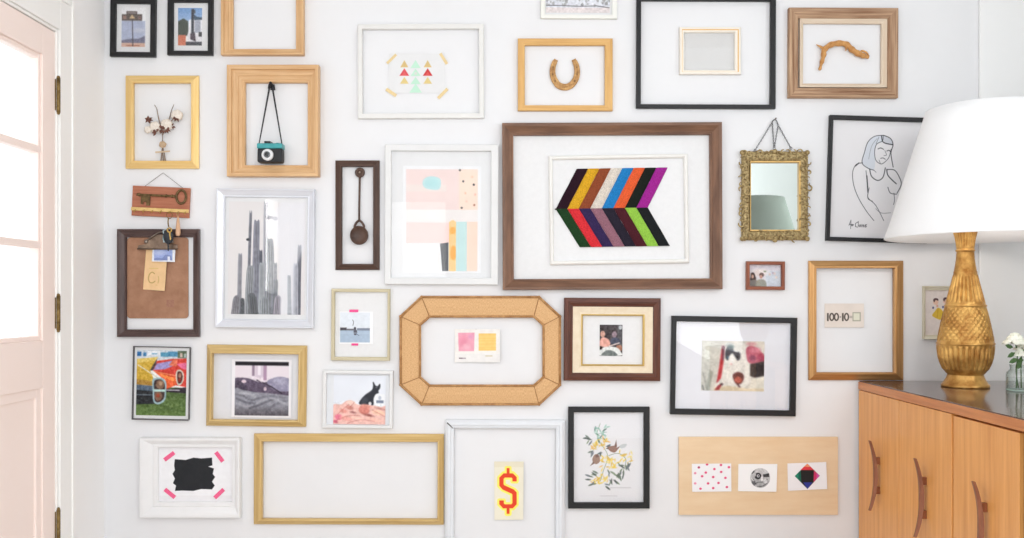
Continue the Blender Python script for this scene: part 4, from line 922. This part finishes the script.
# 31 mahogany
def people(a):
    a.fill((70, 62, 64)); a.speck(26, .22, 3); a.rect(325, 197, 353, 320, (110,112,116), .6); a.ell(342, 212, 10, 12, (210,214,218), .8)
    a.ell(242, 250, 14, 18, (206,160,144)); a.blob([(226,285),(245,268),(275,280),(285,305),(270,322),(226,318)], (226, 168, 154)); a.ell(308, 252, 14, 18, (150,130,140)); a.blob([(288,280),(310,268),(338,280),(340,305),(290,305)], (74, 78, 96)); a.line([(280,318),(335,300)], 7, (226,210,204)); a.blob([(318,320),(340,310),(353,325),(345,345)], (170,120,100))
    a.blob([(226,340),(260,322),(320,325),(345,350),(345,372),(226,372)], (226,228,226)); a.blob([(240,360),(265,342),(300,345),(325,372),(240,372)], (110,118,116)); a.ell(232,328,8,10,(60,40,40)); a.blur(); a.speck(10, .2, 6)
def p31(t):
    mould((572.4, 306.6, 653.2, 373.2), (582.4, 315.4, 643.2, 364.8), [(0, 3), (0, 14), (.08, 15), (.7, 11), (.78, 12), (.9, 12), (1, 9), (1, 1)]).build('liner', wood('linen_liner', (238, 224, 200), (230, 212, 184), .75, 40, 60, bump=.05), t)
    mould((580.8, 314.2, 644.6, 366), (582.8, 315.8, 642.8, 364.4), [(0, 3), (0, 13), (.5, 14), (1, 12), (1, 1)]).build('gold_slip', mat('slip_gold_b', (206, 174, 104), .35, .6), t)
    sheet('mat_board', (582, 314.8, 643.8, 365.4), .003, PAPER(), t); art('photo_print', (599.7, 324.8, 622.4, 356), (560, 290, 5.667), people, .0045, t, 3.4)
frame('photo_frame', 'dark mahogany frame with cream liner around a tiny photo of people outdoors', 'picture frame', (563.7, 298, 660.8, 381), (573, 307, 652.6, 372.8), [(0, 0), (0, 18), (.06, 21), (.45, 24), (.5, 22), (.56, 22), (.6, 19), (.9, 15), (1, 14), (1, 2)], wood('mahogany', (112, 68, 52), (76, 42, 34), .35), .006, None, p31)
# 32 cat photo
def cat(a):
    a.fill((214, 208, 198)); a.poly([(85,80),(235,80),(205,330),(190,470),(85,470)], (206, 204, 194)); a.ell(130, 180, 22, 60, (224,226,214), .7, .1, 20); a.poly([(150,300),(180,330),(150,470),(125,470)], (150, 152, 140)); a.line([(100,330),(120,400),(132,460)], 7, (140,140,132), soft=6); a.line([(98,430),(110,468)], 8, (90,90,88))
    a.poly([(244,120),(268,128),(262,200),(238,390),(206,410),(225,280)], (188, 40, 52)); a.poly([(244,120),(268,128),(262,230),(246,235)], (120, 60, 80)); a.ell(300,120,30,20,(170,180,180),.8,0,14)
    a.poly([(265,130),(440,100),(460,300),(470,380),(440,430),(350,468),(230,468),(180,445),(240,370),(258,260)], (232, 228, 220))
    a.blob([(270,170),(285,130),(315,120),(340,165),(380,172),(385,215),(365,235),(345,205),(325,180),(300,200),(290,235),(272,215)], (62, 66, 76)); a.ell(362,210,10,9,(30,34,38)); a.ell(287,210,9,14,(70,110,130)); a.ell(320, 225, 22, 36, (240,238,234)); a.ell(316, 262, 8, 8, (236,190,186)); a.ell(315,130,22,14,(90,120,120),.7)
    a.blob([(430,140),(470,120),(520,140),(565,190),(570,250),(520,260),(455,250),(435,215)], (190, 96, 116)); a.ell(480,215,26,22,(130,60,90),.8,0,10); a.ell(500,150,40,22,(214,130,146),.8,0,14); a.ell(545,205,26,30,(160,50,80),.8,0,12); a.ell(470,105,40,14,(214,150,156),.8,0,10)
    a.poly([(462,260),(570,235),(572,350),(500,365),(462,350)], (60, 50, 50)); a.poly([(480,370),(572,350),(572,470),(440,470)], (232,226,212)); a.poly([(190,440),(300,430),(450,450),(572,445),(572,470),(180,470)], (222,206,176))
    a.blob([(330,345),(365,322),(405,335),(415,370),(395,410),(360,415),(340,390)], (92, 36, 36)); a.ell(372, 382, 28, 24, (196, 92, 74), .9, .3, 8); a.line([(365,415),(385,436)], 12, (90,60,66)); a.poly([(215,430),(250,408),(246,425),(225,462),(192,464)], (150,40,50)); a.ell(245,418,12,8,(60,40,44)); a.blur(2); a.speck(40, .14, 5); a.speck(12,.12,6)
def p32(t): sheet('mat_board', (675, 321.6, 791.6, 410.6), .006, mat('cool_mat', (232, 232, 238), .8, scale=30), t); art('photo_print', (701.5, 341, 764.2, 391), (690, 330, 7.68), cat, .0068, t, 3.2); sheet('glass', (675.2, 321.8, 791.4, 410.4), .010, GLASS(), t)
frame('photo_frame', 'wide black frame with white mat around a photo of a black and white cat', 'picture frame', (670.3, 316.7, 796.6, 415.4), (675.9, 322.3, 791, 409.8), FLAT(20), BLACK(), .017, None, p32)
# 33 plywood panel and cards
a_, b_ = P(679, 515, .012), P(838, 437, .012)
ply = MB().box((a_.x, -.012, a_.z), (b_.x, -.001, b_.z)).build('mounting_board', mat('birch_plywood', (238, 212, 178), .6, c2=(231, 200, 162), scale=5, stretch=(1, 1, 5), spec=.2), None, ((a_.x+b_.x)/2, 0, a_.z), bevel=.001)
tag(ply, 'pale birch plywood panel carrying three small white cards', 'board')
def dots(a):
    a.fill((244, 243, 246))
    for x, y in ((190,232),(230,217),(298,220),(337,231),(266,240),(299,254),(224,257),(172,260),(206,275),(260,279),(320,283),(172,310),(235,310),(286,308),(198,336),(260,333),(327,328)): a.ell(x, y, 6.4, 5.6, (222, 76, 120), 1 if x != 172 else .6)
    a.ell(190, 231, 4.5, 4, (150,60,90))
card('art_card', 'white card with pink dots, left of three on the plywood panel', 'card', [(691.8, 463.8), (731.2, 463.4), (731.4, 491.4), (692.2, 491.8)], (660, 420, 4.89), dots, .0135, 3.4, .004)
def face(a):
    a.fill((246, 246, 247)); m = np.clip(.5-(np.hypot(a.X-258, a.Y-235)-101)/a.s, 0, 1); keep = a.im.copy()
    a.fill((176, 176, 178)); a.ell(300, 170, 90, 50, (206,206,208), .8, .2, 20); a.ell(235, 215, 34, 34, (50,50,54)); a.ell(238, 214, 15, 15, (190,190,194)); a.ell(240,214,7,7,(30,30,34)); a.poly([(285,200),(350,185),(352,225),(292,228)], (60,60,64)); a.ell(275, 245, 12, 26, (226,226,228)); a.curve([(210,290),(245,278),(290,276),(330,250)], 9, (100,100,104)); a.ell(310,268,20,22,(230,230,232),.8,0,8)
    a.ell(190,205,26,20,(190,190,192)); a.line([(175,190),(195,165)], 10, (40,40,44)); a.line([(180,240),(215,300)], 8, (70,70,74)); a.ell(190,290,22,26,(96,96,100),.9,0,6); a.curve([(230,320),(280,318),(330,290)], 8, (80,80,84)); a.line([(170,235),(190,265)], 9, (220,220,222)); a.speck(14, .24, 4)
    a.im = keep*(1-m[..., None])+a.im*m[..., None]
card('art_card', 'white card with a round black and white picture, middle of the plywood panel', 'card', [(738.4, 463.9), (777.4, 464), (776.4, 491.8), (738, 491.2)], (735, 455, 10.24), face, .0135, 3.4, .004)
def diamond(a):
    a.fill((244, 243, 247)); a.poly([(740,88),(868,212),(742,348),(612,216)], (40, 36, 40))
    a.poly([(740,88),(776,122),(704,122)], (240, 150, 110)); a.poly([(704,122),(776,122),(808,154),(672,154)], (222, 58, 70)); a.poly([(672,156),(678,280),(612,216)], (34, 140, 110)); a.poly([(650,178),(678,156),(678,278),(650,250)], (28,100,84)); a.poly([(800,150),(868,212),(804,280)], (206, 54, 104)); a.poly([(835,182),(868,212),(835,246)], (206,80,170)); a.poly([(692,268),(802,268),(742,348)], (52, 60, 150)); a.poly([(672,156),(808,156),(804,280),(680,280)], (36, 34, 36))
card('art_card', 'white card with a rainbow edged black diamond, right of three on the plywood', 'card', [(787.4, 463.4), (826.2, 462), (827.2, 489), (788, 490.8)], (735, 455, 10.24), diamond, .0135, 3.4, .004)
# 34 big brown + wool chevron
def pbig(t): sheet('backing', (512, 132.5, 712.5, 280.5), .002, PAPER(), t)
frame('picture_frame', 'largest brown wooden frame, around the striped wool arrow', 'picture frame', (502.4, 122.4, 722.4, 289.6), (513.6, 134.4, 710.8, 278.6), [(0, 0), (0, 26), (.03, 28), (.25, 27), (.7, 17), (.78, 16), (.86, 18), (.96, 17), (1, 14), (1, 1)],
      wood('brown_frame_wood', (142, 104, 80), (92, 64, 50), .4, 4, 60), -.004, None, pbig)
def chevron(t):
    sheet('backing', (551.5, 157, 686.5, 261.5), .0045, PAPER(), t)
    z = lambda x, y: P(490+x/2.688, 100+y/2.688, .012)
    top = [(45,26,36), (222,168,44), (146,76,50), (226,216,204), (40,128,196), (234,98,56), (32,36,32), (164,44,148)]
    bot = [(36,66,38), (222,54,62), (56,44,84), (152,106,120), (44,40,52), (78,34,42), (152,204,78), (34,36,38)]
    for row, (cols, y0, y1, xa, xb, xc, xd) in enumerate(((top, 183, 290, 235, 480, 177, 425), (bot, 290, 394, 177, 425, 240, 483))):
        for i, c in enumerate(cols):
            f0, f1 = i/8, (i+1)/8; n = 14; m_ = MB(); rows = []
            ja = [random.uniform(-1.1, 1.1) for _ in range(n+1)]
            for k_ in range(n+1):
                f = k_/n; y = y0+(y1-y0)*f; xl = xa+(xb-xa)*f0; xr = xa+(xb-xa)*f1; xl2 = xc+(xd-xc)*f0; xr2 = xc+(xd-xc)*f1
                L = z(xl+(xl2-xl)*f+ja[k_]*.35, y); R_ = z(xr+(xr2-xr)*f+ja[k_]*.35, y); rows.append([L, L.lerp(R_, .15), L.lerp(R_, .5), L.lerp(R_, .85), R_])
            hs = (.007, .0105, .0115, .0105, .007)
            vs = [(p.x, -h_, p.z) for rw in rows for p, h_ in zip(rw, hs)]
            m_.add(vs, [(k_*5+j, (k_+1)*5+j, (k_+1)*5+j+1, k_*5+j+1) for k_ in range(n) for j in range(4)], True, [[(rows[a2][b2].x, 0) for a2, b2 in ((k_, j), (k_+1, j), (k_+1, j+1), (k_, j+1))] for k_ in range(n) for j in range(4)])
            dk = tuple(v*.78 for v in c); lt = tuple(min(255, v*1.08+4) for v in c)
            m_.build('wool_stripe', mat('wool_%d_%d' % (row, i), lt, .95, 0, dk, 420, .8, None, .05), t)
    for (x, y) in ((177, 291),): MB().ball(z(x, y), (.004, .004, .003), 8, 6).build('thread_knot', mat('knot', (50, 40, 40), .9), t)
frame('textile_frame', 'white framed striped wool arrow hung inside the largest brown frame', 'wall art', (549.2, 154.4, 688.8, 264.2), (553.4, 158.6, 684.6, 259.8), ROUND(18), mat('chalk_white_paint', (240, 238, 234), .5, scale=20), -.015, None, chevron)

# ================================================================== CABINET
XF = (856.4-512)*S; ZT = CZ-80.3*S; XB = 1.80; YE = -2.55
def cabinet():
    t = thing('sideboard', 'honey coloured midcentury wooden sideboard with curved walnut handles in the right corner', 'sideboard', ((XF+XB)/2, YE/2, 0))
    hw = mat('honey_veneer', (242, 176, 104), .35, c2=(222, 150, 80), scale=3.0, stretch=(18, 18, .9), spec=.5, detail=6)
    edge = mat('red_veneer', (216, 142, 84), .35, c2=(188, 114, 62), scale=4, stretch=(6, 1, 20), spec=.5)
    MB().box((XF+.0, YE, ZT-.031), (XB, -.016, ZT-.0035)).build('top_board', edge, t, bevel=.002)
    topm = mat('dark_glossy_top', (104, 82, 74), .12, c2=(84, 64, 58), scale=3, stretch=(10, 1, 1), spec=.9)
    MB().box((XF+.004, YE+.004, ZT-.0035), (XB-.001, -.017, ZT)).build('top_surface', topm, t, bevel=.001)
    z0 = .17
    MB().box((XF+.025, YE+.01, z0), (XB-.002, -.018, ZT-.031)).build('carcass', edge, t)
    w = -(.0003125*XF/S*D/ (1)) * 0 - .343
    ys = [-.017]
    for pxx in (900.3, 953.3, 1020.6): 
        r = (858-512)/(pxx-512); ys.append(-D*(1-r))
    ys += [ys[3]-.36, ys[3]-.36-.345, ys[3]-.36-.69]
    hm = mat('walnut_handle', (156, 94, 60), .4, c2=(126, 70, 44), scale=10, stretch=(8, 8, 1), spec=.5)
    for i in (0, 1, 2, 4, 5):
        y0, y1 = ys[i], ys[i+1]
        gap = .0035 if i in (2, 4) else .0008
        dr = MB().box((XF+(.0015 if i < 2 else .004), y1+.0018, z0+.012), (XF+.024, y0-gap, ZT-.033-(.004 if i >= 2 else 0))).build('door', hw, t, bevel=.0012)
        yc = (y0+y1)/2-.014; zc = {0: 347, 1: 0, 2: 0}.get(i, 0)
        h = MB(); zc = .607; L = .118; n = 18; vs = []
        for k_ in range(n+1):
            f = k_/n*2-1; off = .013+.019*abs(f)**2.2; th = .0105*(1-.4*abs(f)); wd = .0115*(1-.35*abs(f)**2)
            xx = XF-off; 
            for dx, dy in ((-th, -wd*.5), (-th, wd*.5), (th, wd), (th, -wd)): vs.append((xx+dx*.5, yc+dy, zc+f*L))
        fs = [(k_*4+j, k_*4+(j+1) % 4, (k_+1)*4+(j+1) % 4, (k_+1)*4+j) for k_ in range(n) for j in range(4)]+[(3,2,1,0), (n*4, n*4+1, n*4+2, n*4+3)]
        h.add(vs, fs)
        for s_ in (-.05, .05): h.box((XF-.017, yc-.006, zc+s_-.012), (XF+.003, yc+.006, zc+s_+.012))
        h.build('handle', hm, dr, bevel=.001)
    MB().box((XF+.012, ys[4]+.002, z0+.012), (XF+.026, ys[3]-.004, ZT-.034)).build('speaker_cloth', mat('dark_cloth', (52, 42, 38), .95, c2=(38, 30, 28), scale=400), t)
    for (x, y) in ((XF+.08, -.12), (XB-.08, -.12), (XF+.08, YE+.12), (XB-.08, YE+.12)):
        MB().lathe((x, y, 0), [(.012, 0), (.022, .169)], 14).build('leg', hm, t)
cabinet()
# ================================================================== LAMPS
def lamp(loc, label, sh, shade=None):
    t = thing('table_lamp', label, 'lamp', loc, 0, None)
    x, y, z = loc; k_ = S*.925; kr_ = k_*.905
    # radii and heights read along the axis (photo px from the foot), then scaled
    prof = [(24.2,0),(24.6,1.2),(24.4,2.6),(23.2,3.4),(22,5),(20,8),(18.6,11.4),(18.2,12.6),(19.4,13.4),(20.5,14.8)]
    body = [(20.5,14.8),(23.5,18.5),(26,24),(27.6,29),(28.4,34),(28.9,39),(29,42.2),(29.6,42.8),(29.6,44.2),(28.8,44.8),(28.2,49),(26.8,56),(24.8,65),(22.6,74),(21,79.2),(20.9,80.2),(21.6,80.8),(21.4,81.8),(20.2,82.4),(18.4,89),(16.2,97),(14,105),(12,113.2),(11.8,113.8),(12.2,114.6),(11.6,115.4),(10.4,121),(9.4,128),(9,135),(9.8,135.5),(9.9,136.8),(9,137.4),(9.4,142),(10.6,149),(12.6,156),(12.8,157.2),(11.6,157.8)]
    pts = [(r, h) for r, h in prof[:-1]] + body
    dense = []
    for (r0, h0), (r1, h1) in zip(pts[:-1], pts[1:]):
        n = max(1, int((h1-h0)/.9)); dense += [(r0+(r1-r0)*i/n, h0+(h1-h0)*i/n) for i in range(n)]
    dense.append(pts[-1])
    def fn(q, i):
        r, h = dense[i]; d_ = 0
        if 17 < h < 41.5: d_ = -2.0*(1-abs(math.sin(q*15)))**1.3*min(1, (h-16)/5)*min(1, (41.5-h)/2)+.3
        elif 46 < h < 78.5:
            a = q*26; b = (h-46)/32.5*2*PI*5
            d_ = -1.25*(1-min(1, 2.0*min(abs(math.sin((a+b)/1.0*.5*1.0)), abs(math.sin((a-b)*.5)))))
        elif 84 < h < 112: d_ = -1.7*(1-abs(math.sin(q*11)))**1.3*min(1, (h-84)/3)*min(1, (112-h)/3)*(r/20+.3)+.2
        elif 117 < h < 133.5:
            a = q*12; b = (h-117)/16.5*2*PI*3
            d_ = -.4*(1-min(1, 3*min(abs(math.sin((a+b)*.5)), abs(math.sin((a-b)*.5)))))
        elif 139 < h < 156: d_ = -1.1*(1-abs(math.sin(q*10)))**1.3*min(1, (h-139)/3)+.1
        elif 3.5 < h < 11:
            a = q*14; b = h*.6
            d_ = -.3*(1-min(1, 3*min(abs(math.sin((a+b)*.5)), abs(math.sin((a-b)*.5)))))
        return d_*kr_
    gm = mat('antique_gold', (236, 188, 108), .28, .55, (164, 108, 46), 22, .12, detail=5)
    m_ = MB().lathe(loc, [(r*kr_, h*k_) for r, h in dense], 300, fn); m_.build('base', gm, t)
    br = mat('lamp_brass', (150, 120, 70), .35, .8)
    MB().lathe((x, y, z+157.6*k_), [(.010, 0), (.010, .02), (.016, .024), (.016, .06), (.012, .065)], 20).build('socket', br, t)
    sx, sy, zb, zt, rb, rt = sh
    h = MB()
    for s_ in (-1, 1): h.tube(smooth([(x+s_*.014, y, z+157*k_+.03), (x+s_*.05+(sx-x)*.3, y+(sy-y)*.3, zb+.16), (x+s_*.045+(sx-x)*.7, y+(sy-y)*.7, zb+.34), (sx, sy, zt-.03)], 5), .002, 6)
    for q in (0.4, 2.5, 4.6): h.tube([(sx, sy, zt-.03), (sx+rt*.985*math.cos(q), sy+rt*.985*math.sin(q), zt-.004)], .0018, 6)
    h.build('harp', br, t)
    MB().ball((x, y, z+157.6*k_+.11), (.03, .03, .042), 16, 12).build('bulb', mat('bulb_white', (245, 245, 240), .3), t)
    s_ = MB(); n = 72
    ring = [(rb, zb), (rb+.0016, zb+.001), (rb+.0016, zb+.004)] + [(rb+(rt-rb)*i/8, zb+(zt-zb)*i/8) for i in range(1, 8)] + [(rt, zt), (rt-.003, zt)] + [(rb-.0028+(rt-rb)*i/8, zb+(zt-zb)*i/8) for i in range(8, -1, -1)]
    s_.lathe((sx, sy, 0), ring+[ring[0]], n, None, True)
    sm = shade or mat('white_linen_shade', (253, 253, 254), .9, c2=(251, 251, 252), scale=300, spec=.05)
    s_.build('lamp_shade', sm, t)
LX, LY = 453.3*S*.925, -D*.075
sh1y = -.35; rr_ = (D+sh1y)/D
shx = (986-512)*S*rr_; zb = CZ+62.3*S*rr_; zt = CZ+191*S*rr_
lamp((LX, LY, ZT), 'fluted antique gold table lamp with large white shade on the sideboard by the framed wall', (shx, sh1y, zb, zt, .302, .178))
lamp((1.46, -2.2, ZT), 'gold lamp with grey green shade, seen only as the reflection in the ornate mirror', (1.46, -2.2, zb, zt, .302, .178), mat('grey_linen_shade', (158, 166, 158), .9, c2=(154, 162, 154), scale=300, spec=.05))
# ================================================================== VASE
def vase():
    r = .883; cx = (1018.5-512)*S*r; cy = -D*(1-r); c = Vector((cx, cy, ZT+.0005)); kk = S*r
    t = thing('glass_vase', 'small clear glass bottle vase on the sideboard at the right edge', 'vase', tuple(c))
    g = glass_mat('vase_glass', (.985, .995, .99), 0, 1.5, (.72, .80, .78))
    MB().lathe(c, [(.001, 0), (.0335, 0), (.036, .003), (.036, .05), (.034, .058), (.026, .066), (.024, .071), (.026, .082), (.0275, .083), (.025, .082), (.0225, .071), (.024, .066), (.032, .057), (.0335, .049), (.0335, .007), (.001, .006)], 32, None, True).build('bottle', g, t)
    MB().lathe(c, [(.001, .0065), (.033, .0075), (.033, .042), (.001, .0425)], 28).build('water', glass_mat('vase_water', (.97, .985, .985), 0, 1.33), t)
    MB().tube([c+Vector((.0345*math.cos(q), .0345*math.sin(q), .003)) for q in [2*PI*i/30 for i in range(30)]], .0022, 6, True).build('base_rim', mat('glass_green', (176, 204, 192), .15, spec=.7), t)
    rs = random.Random(3)
    gm = mat('leaf_green', (92, 124, 74), .6, c2=(66, 98, 54), scale=60); pm = mat('white_petal', (248, 247, 236), .7, c2=(238, 240, 220), scale=60)
    spots = [((1015, 341), .034, 'large white flower facing left in the glass bottle, topmost bloom'), ((1025, 347), .030, 'white flower on the right side of the glass bottle'), ((1020, 354), .022, 'smallest white flower, lowest bloom just above the glass bottle neck')]
    for i, ((px, py), R_, lab) in enumerate(spots):
        h = P(px, py, -cy-.006*i+(0.02 if i == 2 else 0)); foot = c+Vector((rs.uniform(-.012, .012), rs.uniform(-.012, .012), .008)); neck = c+Vector((rs.uniform(-.014, .014), rs.uniform(-.014, .014), .075))
        f = thing('white_flower', lab, 'flower', tuple(foot), 0, 'white flowers in the vase')
        MB().tube(smooth([foot, neck, neck.lerp(h, .5)+Vector((.004, 0, .004)), h], 5), .0019, 6).build('stem', gm, f)
        b = MB()
        for ring, (n, rad, up, sz) in enumerate(((9, .82, -.08, .62), (8, .6, .22, .56), (6, .36, .45, .48), (3, .12, .58, .36))):
            for k_ in range(n):
                q = 2*PI*(k_+.5*ring)/n+rs.uniform(-.2, .2); p = h+Vector((math.cos(q)*rad*R_, math.sin(q)*rad*R_, up*R_)); s_ = R_*sz
                tilt = Matrix.Rotation(q, 3, 'Z') @ Matrix.Rotation(-.9+.35*ring, 3, 'Y')
                n0 = len(b.v); b.ball((0, 0, 0), (s_*.22, s_*.62, s_*.6), 8, 6)
                for j in range(n0, len(b.v)): b.v[j] = p+tilt @ b.v[j]
        b.build('bloom', pm, f)
        for (dx, dz, L, q) in (((-.012, -.02, .032, 2.9), (.010, -.032, .03, .4), (-.006, -.036, .034, 3.6)), ((.012, -.03, .03, .2), (-.01, -.04, .032, 3.3)), ((-.014, -.014, .036, 3.5), (.01, -.018, .03, -.5), (-.004, -.022, .03, 4.2)))[i]:
            a = h+Vector((dx, -.012, dz)); dv = Vector((math.cos(q), -.25, math.sin(q))).normalized(); n_ = Vector((-dv.z, 0, dv.x)).normalized()*L*.22
            MB().add([a, a+dv*L*.35+n_, a+dv*L*.7+n_*.8, a+dv*L, a+dv*L*.7-n_*.8, a+dv*L*.35-n_, a+dv*L*.5+Vector((0, -.003, 0))], [(0,1,6),(1,2,6),(2,3,6),(3,4,6),(4,5,6),(5,0,6)], True).build('leaf', gm, f)
vase()

# ================================================================== LIGHT, CAMERA
wd = bpy.data.worlds.new('World'); SC.world = wd; wd.use_nodes = True
bg = wd.node_tree.nodes['Background']; bg.inputs[0].default_value = (.93, .97, 1.0, 1); bg.inputs[1].default_value = 1.56
def area(name, loc, target, sx, sy, power, col=(1, 1, 1)):
    l = bpy.data.lights.new(name, 'AREA'); l.shape = 'RECTANGLE'; l.size = sx; l.size_y = sy; l.energy = power; l.color = col
    o = bpy.data.objects.new(name, l); C.objects.link(o); o.location = loc
    o.rotation_euler = (Vector(target)-Vector(loc)).to_track_quat('-Z', 'Z').to_euler()
    return o
o = area('assumed_window_light', (XL-.06, -2.41, 1.55), (3, -2.41, 1.55), .58, .28, 5, (1, .99, .97))  # assumed lamp filling part of the unseen left window, reflects in the cactus glass
area('assumed_rear_light', (-.8, -4.5, 1.72), (-.8, 0, 1.72), .46, .64, 1.3, (1, 1, 1))  # assumed area light behind the camera, no window built; reflects in abstract print glass
area('left_wall_fill', (1.35, -4.9, 1.9), (-1.2, -.4, 1.2), 2.4, 1.8, 38, (.97, .985, 1))  # unseen fill light added behind the camera to brighten the left wall
area('side_fill', (XR+.07, -1.8, 1.7), (-1.4, -1.2, 1.3), 1.35, 1.25, 8, (.98, .99, 1))  # fill light added in the invented right window, brightens left wall and door
bl = bpy.data.lights.new('lamp_shade_fill', 'POINT'); bl.energy = 1.3; bl.color = (1, .94, .87); bl.shadow_soft_size = .05  # weak fill added inside the shade to brighten its underside and the wall
bo = bpy.data.objects.new('lamp_shade_fill', bl); C.objects.link(bo); bo.location = (shx-.02, sh1y+.03, zb+.12)
cam = bpy.data.cameras.new('camera'); co = bpy.data.objects.new('camera', cam); C.objects.link(co)
co.location = (0, -D, CZ); co.rotation_euler = (PI/2, 0, 0)
cam.sensor_width = 36; cam.lens = 900/1024*36; cam.shift_y = 31/1024; cam.clip_start = .02
SC.camera = co
SC.view_settings.view_transform = 'Standard'; SC.view_settings.look = 'None'; SC.view_settings.exposure = 0.13
try:
    SC.cycles.use_denoising = True; SC.cycles.max_bounces = 10; SC.cycles.transparent_max_bounces = 12
except Exception: pass
for ob in list(SC.objects):
    if '_w' in ob: del ob['_w']
